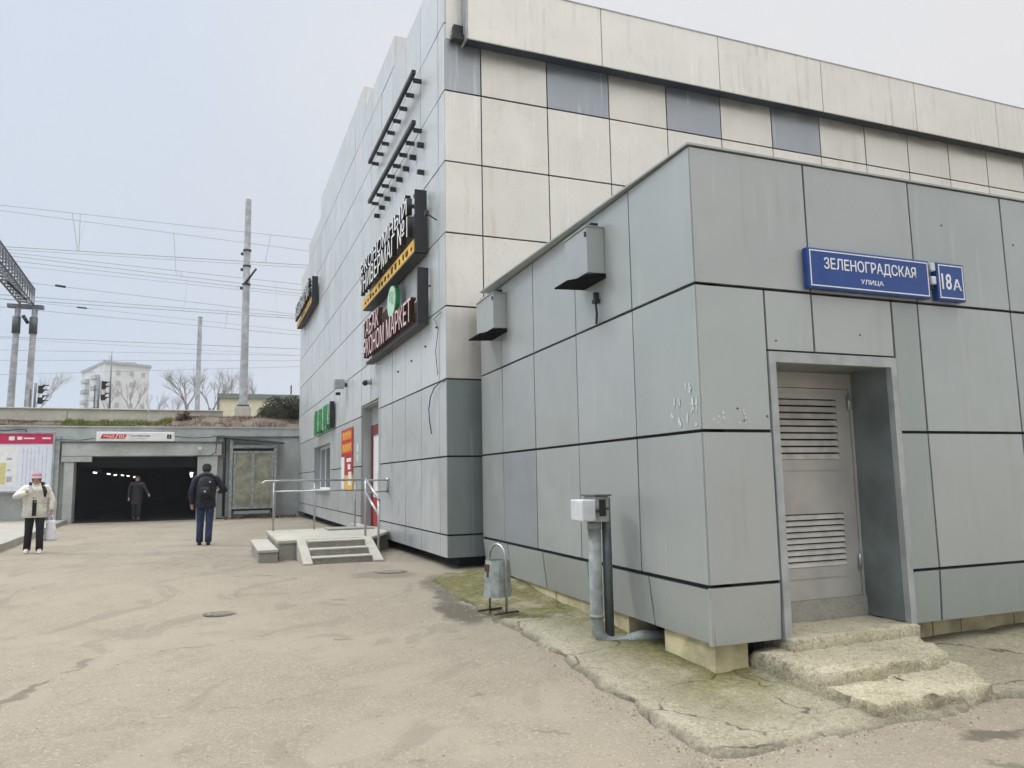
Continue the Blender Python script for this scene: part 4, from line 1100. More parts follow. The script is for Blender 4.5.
# ------------------------------------------------------------------ embankment and railway
m = MB()
us = [-60, -40] + [-25+i*.5 for i in range(54)] + [4, 10, 30]; vs = [22.4, 22.7, 23.1, 23.6, 24.2, 25, 26, 28, 32, 40, 60, 90]
for v in vs:
    for u in us:
        z = WT+.02 + (v-22.4)*.22 if v < 24.5 else 4.3+ (v-24.5)*.006
        z += .06*noise.noise(Vector((u*1.1, v*1.1, 0))) + .03*noise.noise(Vector((u*4, v*4, 0)))
        if u > -6 and v < 28: z += .28*max(0, min(1, (u+6)/2))*max(0, min(1, (v-22.3)/1.5))
        m.v.append(FM(u, v, z))
n = len(us)
for j in range(len(vs)-1):
    for i in range(n-1): m.face([j*n+i, j*n+i+1, (j+1)*n+i+1, (j+1)*n+i], (1, 1, 1), True)
struct(m, 'embankment', 'soil', fix=False)
b = thing('track_barrier', 'long low pale concrete barrier along the railway above the wall', 'barrier', FM(-8, 24.2, 4.3))
k = 0; u = -30.
while u < -3.2:
    m = MB(); m.box(FM, u+.01, min(u+2.98, -3.0), 24.2, 24.4, 4.05, 4.74); m.box(FM, u+.01, min(u+2.98, -3.0), 24.12, 24.48, 4.745, 4.80); m.build('slab', 'barrier', b, bevel=.01); u += 3
simple('yellow_grass', (.17, .18, .045), .9, 0, .4, 3); simple('brown_leaf', (.13, .075, .045), .9, 0, .4, 3)
def tufts(name, mat, n, u0, u1, v0, v1, zb, h0, h1, lab, seed):
    random.seed(seed); m = MB()
    for i in range(n):
        u = random.uniform(u0, u1); v = random.uniform(v0, v1)
        if noise.noise(Vector((u*1.3, v*1.3, seed))) < -.12: continue
        z = zb(u, v); h = random.uniform(h0, h1); a = random.uniform(0, 2*pi); w = random.uniform(.008, .025)
        l = random.uniform(-.6, .6)*h; l2 = random.uniform(-.6, .6)*h
        m.poly([FM(u-w*cos(a), v-w*sin(a), z), FM(u+w*cos(a), v+w*sin(a), z), FM(u+l, v+l2, z+h)])
    o = m.build(name, mat, fix=False); tag(o, lab, name.replace('_', ' '), kind='stuff')
zb = lambda u, v: WT + (v-22.4)*.22 + (.28*max(0, min(1, (u+6)/2))*max(0, min(1, (v-22.3)/1.5)) if u > -6 else 0)
tufts('dry_grass', 'yellow_grass', 5200, -9, -5, 22.5, 24, zb, .05, .22, 'yellow-green grass along the top of the underpass wall', 4)
tufts('fallen_leaves', 'brown_leaf', 6500, -12, .6, 22.4, 24, zb, .03, .13, 'brown dead leaves and twigs on top of the underpass wall', 5)
tufts('weeds', 'brown_leaf', 900, -2.9, -.1, 20.6, 21.8, lambda u, v: .2, .02, .16, 'dry weeds at the foot of the wall by the building', 6)

# evergreen bush
def bush(c, rx, rz, n, name, mat, label, seed):
    random.seed(seed)
    t = thing(name, label, 'bush', c)
    m = MB()
    for i in range(n):
        a = random.uniform(0, 2*pi); e = random.uniform(0, 1); r = random.uniform(.35, 1)
        x = c[0]+rx*r*cos(a)*math.sqrt(1-e*e*.9); y = c[1]+rx*.7*r*sin(a)*math.sqrt(1-e*e*.9); z = c[2]+rz*e*r*(1+.25*noise.noise(Vector((cos(a)*2, sin(a)*2, e*3))))
        s = random.uniform(.03, .08); d = Vector((random.uniform(-1, 1), random.uniform(-1, 1), random.uniform(-.3, 1))).normalized()
        w = d.cross(Vector((random.random(), random.random(), .3))).normalized()*s*.5
        p = Vector((x, y, z)); m.poly([p-w, p+w, p+d*s*2])
    m.build('foliage', mat, t, fix=False)
    m = MB()
    for k in range(9):
        a = k*.7; m.tube([Vector(c)-Vector((0, 0, .2)), Vector((c[0]+rx*.4*cos(a), c[1]+rx*.4*sin(a), c[2]+rz*.5)), Vector((c[0]+rx*.8*cos(a), c[1]+rx*.6*sin(a), c[2]+rz*.8))], [.03, .018, .006], 5)
    m.build('stems', 'bark', t)
bush(FM(-.25, 24.4, 4.45), 1.5, 1.0, 9000, 'evergreen_bush', 'evergreen', 'dark evergreen bush on the embankment against the shop building', 11)
bush(FM(-4.6, 23.6, 4.25), .35, .4, 500, 'dry_bush', 'brown_leaf', 'small brown dry shrub on the embankment, behind the station sign', 12)

# catenary pole on concrete block
t = thing('catenary_pole', 'tall grey concrete catenary pole standing on a concrete block', 'pole', FM(-2.14, 26, 4.6))
m = MB(); m.box(FM, -2.52, -1.80, 25.6, 26.35, 4.2, 5.12); m.build('footing_block', 'barrier', t, bevel=.02)
m = MB(); m.box(FM, -2.42, -1.88, 25.7, 26.25, 5.122, 5.22); m.build('base_plate', 'galv_dark', t)
m = MB(); m.tube([FM(-2.14, 26, 5.2), FM(-2.14, 26, 15.2)], [.20, .145], 8, smooth=False); m.build('shaft', 'pole_concrete', t)
for z in (12.62, 11.85, 10.95):
    m = MB(); m.tube([FM(-2.14, 26, z), FM(-2.14, 26, z+.08)], .20, 8); m.box(FM, -2.42, -2.30, 25.95, 26.05, z-.2, z-.08); m.build('band', 'dark_metal', t)
m = MB(); m.tube([FM(-2.2, 25.8, 11.0), FM(-1.72, 25.8, 11.75)], .055, 6); m.build('bracket_arm', 'dark_metal', t)
t = thing('railway_pole', 'thin plain grey pole farther along the track', 'pole', FM(-4.5, 45, 5.0))
m = MB(); m.tube([FM(-4.5, 45, 4.3), FM(-4.5, 45, 13.15)], [.19, .15], 8, smooth=False); m.build('shaft', 'pole_concrete', t)
m = MB(); m.tube([FM(-4.5, 45, 13.15), FM(-4.5, 45, 13.2)], .17, 8); m.build('cap', 'galv', t)

# gantry: twin pylons and lattice beam over the tracks
t = thing('railway_gantry', 'railway gantry with twin concrete pylons and a steel lattice beam over the tracks', 'gantry', FM(-13, 35, 5))
for u in (-13.33, -12.55):
    m = MB(); m.tube([FM(u-.03, 35, 4.2), FM(u+.05, 35, 11.08)], [.19, .14], 8, smooth=False); py = m.build('pylon', 'pole_concrete', t)
    m = MB(); m.tube([FM(u+.02, 35, 9.7), FM(u+.02, 35, 10.6)], .2, 8); m.build('collar', 'galv_dark', py)
for u in (-13.33, -12.55):
    m = MB(); m.tube([FM(u+.5, 22.9, 4.0), FM(u+.53, 22.9, 11.08)], [.19, .14], 8, smooth=False); m.build('pylon', 'pole_concrete', t)
m = MB(); m.box(FM, -13.75, -12.1, 34.8, 35.2, 11.08, 11.26); m.box(FM, -13.2, -11.5, 22.7, 23.1, 11.08, 11.26); m.build('cross_beam', 'lattice_steel', t)
m = MB(); ub = [(-13.2, 11.3), (-12.58, 11.3), (-12.58, 12.15), (-13.2, 12.15)]; va, vb = 35.1, 22.9
FM0 = FM
def FM(u, v, z): return FM0(u+.042*(35-v), v, z)
for (u, z) in ub: m.tube([FM(u, va, z), FM(u, vb, z)], .05, 4, smooth=False)
N = 18
for i in range(N):
    a = va+(vb-va)*i/N; c_ = va+(vb-va)*(i+1)/N; mdl = (a+c_)/2
    for (p, q) in ((0, 3), (1, 2), (0, 1), (3, 2)):
        m.tube([FM(*[ub[p][0], a, ub[p][1]]), FM(ub[q][0], mdl, ub[q][1])], .024, 4, smooth=False)
        m.tube([FM(ub[q][0], mdl, ub[q][1]), FM(ub[p][0], c_, ub[p][1])], .024, 4, smooth=False)
        m.tube([FM(ub[p][0], a, ub[p][1]), FM(ub[q][0], a, ub[q][1])], .022, 4, smooth=False)
m.build('lattice_beam', 'lattice_steel', t)
FM = FM0
m = MB(); m.tube([FM(-12.7, 34, 11.3), FM(-12.7, 30, 11.3)], .06, 6)
m.tube([FM(-13.35, 31, 11.2), FM(-13.35, 31, 9.9)], .03, 6); m.tube([FM(-12.95, 34.6, 10.6), FM(-12.7, 34.6, 10.2)], .1, 6); m.build('insulator', 'black', t)

# signals
def signal(u, v, z0, zt, heads, lab):
    t = thing('railway_signal', lab, 'railway signal', FM(u, v, z0), 'railway signals beyond the barrier')
    m = MB(); m.tube([FM(u, v, z0), FM(u, v, zt)], .05, 8); m.box(FM, u-.22, u-.16, v, v+.06, z0, zt-.3); m.build('post', 'lattice_steel', t)
    for (z, h) in heads:
        m = MB(); m.box(FM, u+.12, u+.3, v-.05, v+.15, z, z+h); hd = m.build('signal_head', 'black', t)
        m = MB()
        for k in range(max(2, round(h/.25))):
            zz = z+.06+k*.22
            m.hexa([FM(u+.3, v-.05, zz+.08), FM(u+.55, v-.05, zz+.10), FM(u+.55, v+.12, zz+.10), FM(u+.3, v+.12, zz+.08), FM(u+.3, v-.05, zz+.13), FM(u+.55, v-.05, zz+.12), FM(u+.55, v+.12, zz+.12), FM(u+.3, v+.12, zz+.13)])
            m.hexa([FM(u+.3, v-.05, zz-.06), FM(u+.42, v-.05, zz+.09), FM(u+.42, v-.03, zz+.09), FM(u+.3, v-.03, zz-.06), FM(u+.3, v-.05, zz+.08), FM(u+.43, v-.05, zz+.1), FM(u+.43, v-.03, zz+.1), FM(u+.3, v-.03, zz+.08)])
        m.build('hood', 'black', hd)
signal(-11.3, 30, 4.3, 6.48, ((6.0, .36), (5.5, .3)), 'black two-headed railway signal beside the gantry pylons')
signal(-9.15, 34, 4.3, 7.2, ((6.72, .42), (6.12, .3)), 'black two-headed railway signal in front of the apartment block')
t = thing('antenna_mast', 'thin dark mast standing in front of the apartment block', 'mast', FM(-8.6, 34, 4.3))
m = MB(); m.tube([FM(-8.6, 34, 4.3), FM(-8.62, 34, 8.5)], [.06, .03], 6); m.build('mast', 'lattice_steel', t)
m = MB(); m.tube([FM(-8.62, 34, 8.5), FM(-8.62, 34, 8.8)], .012, 5); m.build('tip', 'dark_metal', t)

# wires -----------------------------------------------------------------
WIRES = []
def wire(v, uza, uzb, r, lab='catenary', sag=0.):
    """uza/uzb = (u, z) of two points on the wire in the plane v"""
    (u0, z0), (u1, z1) = uza, uzb
    k = (z1-z0)/(u1-u0); A = -22; B = 14
    m = MB(); pts = []
    for i in range(25):
        u = A+(B-A)*i/24; z = z0+k*(u-u0) - sag*(1-((u-(u0+u1)/2)/((B-A)/2))**2)
        pts.append(FM(u, v, z))
    m.tube(pts, r, 4, smooth=False)
    o = m.build('overhead_wire', 'wire'); return o, (lambda u: z0+k*(u-u0) - sag*(1-((u-(u0+u1)/2)/((B-A)/2))**2))
W_ = [  # v, (u,z) at photo left, (u,z) right, radius, label
 (24, (-11.8, 13.07), (.1, 12.9), .011, 'topmost thin overhead wire above the tracks'),
 (30, (-13.2, 14.75), (.6, 14.15), .012, 'second overhead wire from the top'),
 (28, (-12.2, 12.45), (.4, 12.75), .017, 'thick paired overhead cable, third from the top'),
 (32, (-13.0, 13.25), (.8, 12.75), .014, 'overhead wire just under the thick paired cable'),
 (34, (-13.2, 13.6), (1.0, 12.9), .016, 'messenger wire with droppers in mid sky'),
 (34, (-13.2, 13.35), (1.0, 12.7), .014, 'wire running just beneath the messenger with droppers'),
 (36, (-13.5, 12.75), (1.2, 11.85), .014, 'overhead wire carrying the two insulators'),
 (30, (-13.1, 10.65), (.8, 10.45), .015, 'upper thick contact wire of the low pair'),
 (30, (-13.1, 10.45), (.8, 10.33), .015, 'lower thick contact wire of the low pair'),
 (38, (-13.9, 11.65), (1.5, 10.95), .014, 'thin wire below the low contact pair'),
 (26, (-12.2, 7.95), (.3, 8.0), .013, 'single wire crossing in front of the far pole'),
 (40, (-14.9, 9.55), (1.7, 9.95), .012, 'upper of three faint low wires'),
 (40, (-14.9, 8.95), (1.7, 9.6), .012, 'middle of three faint low wires'),
 (42, (-15.4, 8.35), (1.9, 9.5), .012, 'lowest of three faint low wires'),
 (28, (-12.2, 12.32), (.4, 12.60), .010, 'thin wire just below the third overhead cable'),
 (34, (-13.2, 13.10), (1.0, 12.55), .010, 'thin wire third below the mid-sky messenger'),
 (38, (-13.9, 12.1), (1.5, 11.2), .010, 'faint wire between the insulated wire and the low contact pair'),
 (44, (-16, 10.9), (2, 10.6), .010, 'faint level wire behind the single wire'),
]
ws = []
for (v, a, b_w, r, lab) in W_:
    o, f = wire(v, a, b_w, r); tag(o, lab, 'overhead wire', 'overhead wires above the tracks'); ws.append((v, f, o))
def dropper(i, j, u, r=.008, u2=None):
    v, f, o = ws[i]; v2, f2, o2 = ws[j]
    m = MB(); m.tube([FM(u, v, f(u)), FM(u if u2 is None else u2, v2, f2(u if u2 is None else u2))], r, 4, smooth=False)
    m.build('dropper', 'wire', o)
for (i, j, u, u2) in ((0, 2, -9.2, -9.55), (0, 2, -8.9, -9.5), (1, 2, -9.6, -9.6), (1, 4, -5.6, -5.6), (3, 4, -5.3, -5.3), (4, 8, -5.0, -5.0), (0, 2, -1.2, -1.2), (6, 8, -9.3, -9.3), (7, 9, -2.9, -2.9), (3, 8, -.4, -.4)): dropper(i, j, u, .008, u2)
m = MB(); m.tube([FM(-12.2+.4, 36, 12.68), FM(-11.7+.4, 36, 12.62)], .07, 6); m.tube([FM(-11.0, 38, 11.93), FM(-10.5, 38, 11.90)], .05, 6); m.build('insulator', 'black', ws[6][2])

# cream building, apartment block, bare trees
t = thing('cream_building', 'low cream building with a flat grey-green roof behind the catenary pole', 'building', FM(0, 56, 4.3))
m = MB(); m.box(FM, -3.05, 18, 52, 62, 2, 8.25); m.build('wall', 'cream_wall', t)
m = MB(); m.box(FM, -3.2, 18.2, 51.8, 62.2, 8.252, 8.62); m.build('roof', 'roof_green', t)
m = MB(); m.box(FM, -3.22, -3.04, 51.9, 52.1, 4, 8.35); m.build('downpipe', 'roof_green', t)
m = MB(); m.tube([FM(2.4, 52.5, 8.75), FM(2.4, 52.5, 9.5)], .06, 5); m.build('chimney', 'dark_metal', t)

t = thing('apartment_block', 'pale white apartment block with balconies and small windows, far beyond the tracks', 'apartment building', FM(-26, 200, 0))
bu0, bu1 = -29.3, -19.6
m = MB(); m.prism([(bu0, 200), (bu1, 206), (bu1-3, 222), (-37.2, 221)], 0, 32.0, F=FM) 
m.build('wall', 'apart_wall', t)
m = MB(); m.prism([(bu0+.0, 199.6), (bu1+.5, 205.8), (bu1-3+.4, 222.4), (-37.7, 221.4)], 32.003, 32.6, F=FM); rf = m.build('roof', 'apart_dark', t)
m = MB(); m.box(FM, -25.5, -23, 208, 212, 32.6, 33.6); m.box(FM, -31, -30, 210, 212, 32.6, 34.3); m.tube([FM(-29, 206, 32.6), FM(-29, 206, 35)], .12, 5); m.build('roof_vent', 'apart_dark', rf)
for s_ in range(10):
    zf = 31.0-2.75*s_
    for fr in (.30, .60, .86):
        for side in (0,):
            u = bu0+(bu1-bu0)*fr; v = 200+6*fr
            d = Vector((bu1-bu0, 6)).normalized(); nn = Vector((d.y, -d.x))
            pts = [(u-d.x*.5, v-d.y*.5), (u+d.x*.5, v+d.y*.5), (u+d.x*.5+nn.x*.1, v+d.y*.5+nn.y*.1), (u-d.x*.5+nn.x*.1, v-d.y*.5+nn.y*.1)]
            if fr == .86 and s_ % 3: continue
            m = MB(); m.prism(pts, zf-1.7, zf-.5, F=FM); m.build('window', 'apart_dark', t)
    for fr in (.28, .74):
        d = Vector((-37.2-bu0, 21)); L_ = d.length; d.normalize(); nn = Vector((-d.y, d.x))
        u = bu0+d.x*L_*fr; v = 200+d.y*L_*fr
        pts = [(u-d.x*2.2, v-d.y*2.2), (u+d.x*2.2, v+d.y*2.2), (u+d.x*2.2+nn.x*1.1, v+d.y*2.2+nn.y*1.1), (u-d.x*2.2+nn.x*1.1, v-d.y*2.2+nn.y*1.1)]
        m = MB(); m.prism(pts, zf-2.5, zf-1.5, F=FM); bl = m.build('balcony', 'apart_dark' if s_ % 2 else 'pole_concrete', t)

def bare_tree(c, h, seed, label, mat='bark', r0=.16, depth=6, spread=.55, name='bare_tree', grp='bare trees beyond the tracks'):
    random.seed(seed)
    t = thing(name, label, 'tree', c, grp)
    tr = MB(); br = MB()
    def grow(p, d, L, r, lv):
        q = p + d*L
        (tr if lv == 0 else br).tube([p, p.lerp(q, .5)+Vector((random.uniform(-.03, .03)*L, random.uniform(-.03, .03)*L, 0)), q], [r, r*.85, r*.68], 5 if lv < 2 else 3, cap=False)
        if lv >= depth: return
        for k in range(3 if lv < 4 else 2):
            a = random.uniform(0, 2*pi); s = random.uniform(.5, 1.)*spread
            e = Vector((cos(a), sin(a), 0))*s
            nd = (d + e + Vector((0, 0, .12))).normalized()
            grow(p.lerp(q, random.uniform(.6, 1)), nd, L*random.uniform(.62, .86), r*.6, lv+1)
    grow(Vector(c), Vector((0, 0, 1)), h*.28, r0, 0)
    tr.build('trunk', mat, t); br.build('crown', mat, t)
simple('mid_bark', (.30, .28, .27), .9, 0, .2, 4)
bare_tree(FM(-5.6, 60, 6.4), 7.2, 3, 'bare tree with a wide spreading crown beside the far thin pole', 'mid_bark', .15, 6, .75)
bare_tree(FM(-3.75, 62, 6.4), 7.0, 8, 'bare tree between the thin pole and the cream building', 'mid_bark', .12, 6, .6)
bare_tree(FM(-2.1, 66, 7.2), 7, 9, 'thin bare tree behind the left end of the cream building roof', 'far_bark', .1, 5, .5)
bare_tree(FM(.8, 72, 7.6), 7, 13, 'bare treetop rising behind the cream building roof', 'far_bark', .1, 5, .5)
bare_tree(FM(-13.4, 75, 7), 8.0, 14, 'faint bare tree right of the gantry signal', 'far_bark', .1, 5, .6)
bare_tree(FM(-11.6, 78, 7), 8.5, 15, 'faint bare tree left of the apartment block', 'far_bark', .1, 5, .6)
bare_tree(FM(-19.0, 72, 6.6), 7.4, 16, 'faint bare tree behind the gantry pylons', 'far_bark', .1, 5, .6)
bare_tree(FM(-9.6, 80, 7), 6.0, 17, 'low faint bare tree in front of the apartment block', 'far_bark', .09, 5, .6)
bare_tree(FM(-7.9, 82, 7), 6.4, 18, 'low faint bare tree at the right edge of the apartment block', 'far_bark', .09, 5, .6)

# ------------------------------------------------------------------ people
def skin_body(name, J, E, mat, parent, sub=1, smooth=True):
    me = bpy.data.meshes.new('sk'); keys = list(J)
    me.from_pydata([J[k][0] for k in keys], [(keys.index(a), keys.index(b)) for a, b in E], [])
    ob = bpy.data.objects.new('sk', me); col.objects.link(ob)
    md = ob.modifiers.new('s', 'SKIN'); md.use_smooth_shade = True
    for i, k in enumerate(keys):
        sv = me.skin_vertices[0].data[i]; r = J[k][1]; sv.radius = r if isinstance(r, tuple) else (r, r); sv.use_root = (i == 0)
    s2 = ob.modifiers.new('ss', 'SUBSURF'); s2.levels = sub; s2.render_levels = sub
    bpy.context.view_layer.update()
    m2 = bpy.data.meshes.new_from_object(ob.evaluated_get(bpy.context.evaluated_depsgraph_get()))
    bpy.data.objects.remove(ob); bpy.data.meshes.remove(me)
    m2.name = name; m2.materials.clear(); m2.materials.append(MATS[mat])
    for p in m2.polygons: p.use_smooth = True
    o = bpy.data.objects.new(name, m2); col.objects.link(o); o.parent = parent; o['_o'] = (0, 0, 0)
    return o
def person(loc, rot, h, pose, lab, coat, legs, shoe, puffy=True, hat=None, coat_len=.78, bulk=1.):
    """local frame: faces -Y, +X is the person's left; metres for a 1.75 m body, scaled by h"""
    k = h/1.75
    def s(p): return (p[0]*k, p[1]*k, p[2]*k)
    t = thing('person', lab, 'person', loc, None, rot or 1e-6)
    t['_o'] = (0, 0, 0)
    P = dict(pel=(0, 0, .94), wai=(0, .0, 1.08), che=(0, .0, 1.30), nec=(0, .0, 1.47), jaw=(0, -.02, 1.545), hed=(0, -.015, 1.64), top=(0, -.01, 1.70))
    P.update(pose)
    R = dict(pel=.13, wai=.115, che=.135, nec=.055, jaw=.068, hed=.082, top=.06)
    J = {n: (s(P[n]), R[n]*k) for n in ('pel', 'wai', 'che', 'nec', 'jaw', 'hed', 'top')}
    E = [('pel', 'wai'), ('wai', 'che'), ('che', 'nec'), ('nec', 'jaw'), ('jaw', 'hed'), ('hed', 'top')]
    for sd in 'LR':
        for n, r in (('sh', .055), ('el', .042), ('wr', .028), ('pa', .026)): J[n+sd] = (s(P[n+sd]), r*k)
        for n, r in (('hip', .085), ('kn', .058), ('an', .042), ('to', .035)): J[n+sd] = (s(P[n+sd]), r*k)
        E += [('che', 'sh'+sd), ('sh'+sd, 'el'+sd), ('el'+sd, 'wr'+sd), ('wr'+sd, 'pa'+sd), ('pel', 'hip'+sd), ('hip'+sd, 'kn'+sd), ('kn'+sd, 'an'+sd), ('an'+sd, 'to'+sd)]
        # fingers
        w = Vector(P['wr'+sd]); p = Vector(P['pa'+sd]); d = (p-w).normalized()
        side = d.cross(Vector((0, 1, 0))).normalized() if abs(d.y) < .8 else Vector((1, 0, 0))
        curl = Vector((0, -1, 0)) if abs(d.y) < .8 else Vector((0, 0, -1))
        for f in range(4):
            b0 = p + side*(f-1.5)*.019; L = (.030, .036, .034, .026)[f]
            J[f'f{f}a{sd}'] = (s(b0+d*L), .008*k); J[f'f{f}b{sd}'] = (s(b0+d*L*1.7+curl*.012), .007*k)
            E += [('pa'+sd, f'f{f}a{sd}'), (f'f{f}a{sd}', f'f{f}b{sd}')]
        J['tha'+sd] = (s(w+d*.03+side*.035+curl*.01), .009*k); J['thb'+sd] = (s(w+d*.065+side*.045+curl*.02), .008*k)
        E += [('wr'+sd, 'tha'+sd), ('tha'+sd, 'thb'+sd)]
    body = skin_body('body', J, E, 'skin', t)
    # face
    H = Vector(P['hed'])*k
    def mbuild(m, n, mt, par=t): return m.build(n, mt, par, origin=(0, 0, 0))
    m = MB(); m.ball(H+Vector((0, -.088*k, -.02*k)), .014*k, .02*k, .022*k, 8, 6); mbuild(m, 'nose', 'skin')
    for x in (-.032, .032):
        m = MB(); m.ball(H+Vector((x*k, -.078*k, .008*k)), .011*k, .008*k, .007*k, 8, 6); mbuild(m, 'eye', 'hair')
        m = MB(); m.ball(H+Vector((x*2.65*k, .0, -.01*k)), .012*k, .02*k, .03*k, 8, 6); mbuild(m, 'ear', 'skin')
    m = MB(); m.ball(H+Vector((0, -.078*k, -.055*k)), .022*k, .01*k, .006*k, 8, 4); mbuild(m, 'mouth', 'dark_red')
    m = MB(); m.loft([(H.x, H.y+.025*k, H.z-.06*k, .075*k, .065*k), (H.x, H.y+.022*k, H.z, .088*k, .082*k), (H.x, H.y+.012*k, H.z+.05*k, .086*k, .088*k), (H.x, H.y+.01*k, H.z+.085*k, .055*k, .06*k), (H.x, H.y+.01*k, H.z+.10*k, .01*k, .01*k)], 16); mbuild(m, 'hair', 'hair')
    # coat: torso loft following spine + sleeves
    def pf(a, b, t_): return Vector(P[a]).lerp(Vector(P[b]), t_)
    pel, wai, che, nec = (Vector(P[n]) for n in ('pel', 'wai', 'che', 'nec'))
    hemz = coat_len
    hem = pel + (pel-wai).normalized()*(pel.z-hemz)
    rings = []
    keys = [(hem, .205, .155), (hem.lerp(pel, .5), .21, .16), (pel, .205, .155), (wai, .20, .15), (wai.lerp(che, .5), .215, .155), (che, .225, .155), (che.lerp(nec, .45), .20, .135), (che.lerp(nec, .75), .13, .11), (nec, .085, .085), (nec+Vector((0, 0, .05)), .085, .09)]
    n = 0
    for i in range(len(keys)-1):
        a, b = keys[i], keys[i+1]
        for q in range(4):
            f = q/4; c = a[0].lerp(b[0], f); rx = a[1]+(b[1]-a[1])*f; ry = a[2]+(b[2]-a[2])*f
            pu = .010*(1 if q % 2 else -1) if puffy and i < 6 else 0
            rings.append((c.x*k, c.y*k, c.z*k, (rx+pu)*k, (ry+pu)*k))
    rings = [(a_[0], a_[1], a_[2], a_[3]*(bulk if a_[2] < 1.4*k else 1), a_[4]*(bulk if a_[2] < 1.4*k else 1)) for a_ in rings]
    c, rx, ry = keys[-1]; rings.append((c.x*k, c.y*k, c.z*k, rx*k, ry*k))
    m = MB(); m.loft(rings, 20)
    for sd in 'LR':
        sh, el, wr = (Vector(P[n+sd]) for n in ('sh', 'el', 'wr'))
        pts = []; rs = []
        inner = sh.lerp(che, .25)+Vector((0, 0, .01))
        path = [(inner, .075), (sh, .078), (sh.lerp(el, .5), .07), (el, .066), (el.lerp(wr, .5), .060), (wr, .046)]
        for i in range(len(path)-1):
            for q in range(3):
                f = q/3; pts.append(path[i][0].lerp(path[i+1][0], f)*k); rs.append((path[i][1]+(path[i+1][1]-path[i][1])*f+(.007 if (q % 2 and puffy) else 0))*k)
        pts.append(path[-1][0]*k); rs.append(path[-1][1]*k)
        m.tube(pts, rs, 12)
    mbuild(m, 'coat', coat)
    # trousers
    m = MB(); m.loft([(pel.x*k, pel.y*k, (pel.z-.09)*k, .165*k, .125*k), (pel.x*k, pel.y*k, pel.z*k, .165*k, .125*k), (wai.x*k, wai.y*k, wai.z*k, .15*k, .115*k)], 16)
    for sd in 'LR':
        hp, kn, an_ = (Vector(P[n+sd]) for n in ('hip', 'kn', 'an'))
        m.tube([hp*k, hp.lerp(kn, .5)*k, kn*k, kn.lerp(an_, .5)*k, (an_+Vector((0, 0, -.03)))*k], [.098*k, .088*k, .075*k, .072*k, .07*k], 12)
    mbuild(m, 'trousers', legs)
    for sd in 'LR':
        a = Vector(P['an'+sd]); b = Vector(P['to'+sd]); d = (b-a); d.z = 0; d.normalize()
        zf = min(a.z, b.z)
        m = MB(); base = a - d*.05
        m.hexa([(base+Vector((-.04, 0, -a.z+zf-.045)))*k, (base+Vector((.04, 0, -a.z+zf-.045)))*k, (a+d*.19+Vector((.04, 0, b.z-a.z-.04)))*k, (a+d*.19+Vector((-.04, 0, b.z-a.z-.04)))*k,
                (base+Vector((-.042, 0, .03)))*k, (base+Vector((.042, 0, .03)))*k, (a+d*.17+Vector((.034, 0, b.z-a.z+.02)))*k, (a+d*.17+Vector((-.034, 0, b.z-a.z+.02)))*k])
        m.build('shoe', shoe, t, origin=(0, 0, 0), bevel=.015)
    return t, P, k, mbuild
Y0 = 0
# woman in the cream coat, walking toward the viewer, phone near her face, white bag in her other hand
wx, wy = -9.86, 15.75; wz = gz(wx, wy)
face_cam = atan2(wx, -wy)
pose = dict(pel=(0, 0, .92), wai=(0, -.01, 1.07), che=(0, -.04, 1.29), nec=(.0, -.07, 1.45), jaw=(0, -.12, 1.51), hed=(0, -.135, 1.59), top=(0, -.13, 1.65),
            shL=(.19, -.04, 1.39), elL=(.30, .0, 1.14), wrL=(.30, -.06, .91), paL=(.30, -.07, .85), shR=(-.19, -.05, 1.39), elR=(-.36, -.10, 1.22), wrR=(-.16, -.29, 1.30), paR=(-.10, -.31, 1.36),
            hipL=(.09, 0, .88), knL=(.11, -.10, .50), anL=(.12, -.08, .09), toL=(.13, -.22, .05), hipR=(-.09, 0, .88), knR=(-.10, -.03, .48), anR=(-.12, .06, .10), toR=(-.13, -.08, .05))
t, P, k, mbuild = person((wx, wy, wz), 0.5, 1.66, pose, 'woman in cream puffer coat, pink hat and black trousers, phone raised to her face', 'cream_coat', 'black_cloth', 'shoe_white', True, None, .76, 1.15)
H = Vector(P['hed'])*k
m = MB(); m.loft([(H.x, H.y, H.z+.02*k, .098*k, .102*k), (H.x, H.y+.005, H.z+.07*k, .10*k, .10*k), (H.x, H.y+.01, H.z+.12*k, .075*k, .078*k), (H.x, H.y+.01, H.z+.145*k, .02*k, .02*k)], 18); mbuild(m, 'hat', 'pink_hat')
m = MB(); m.loft([(H.x, H.y-.012, H.z+.005*k, .104*k, .11*k), (H.x, H.y-.012, H.z+.05*k, .104*k, .108*k)], 18); mbuild(m, 'hat_brim', 'brim_pale')
C_ = Vector(P['che'])*k
m = MB(); m.box(FW, -.05*k, .03*k, C_.y-.155*k, C_.y-.12*k, .80*k, 1.30*k); mbuild(m, 'coat_opening', 'black_cloth')
m = MB(); m.tube([Vector((.13, -.15, 1.44))*k, Vector((.17, -.17, 1.32))*k, Vector((.17, -.16, 1.2))*k], [.03*k, .045*k, .02*k], 8); m.tube([Vector((-.13, .02, 1.47))*k, Vector((0, .07, 1.50))*k, Vector((.13, .02, 1.47))*k], .05*k, 8); mbuild(m, 'hood', 'black_cloth')
m = MB(); m.tube([Vector((-.08, -.33, 1.38))*k, Vector((-.05, -.30, 1.25))*k], .014, 6); m.box(FW, -.12*k, -.06*k, -.345*k, -.325*k, 1.30*k, 1.45*k)
ph = m.build('phone', 'white_plastic', origin=(0, 0, 0)); ph.location = (wx, wy, wz); ph.rotation_euler = (0, 0, .5); tag(ph, 'pale phone held up by the woman in the cream coat', 'phone')
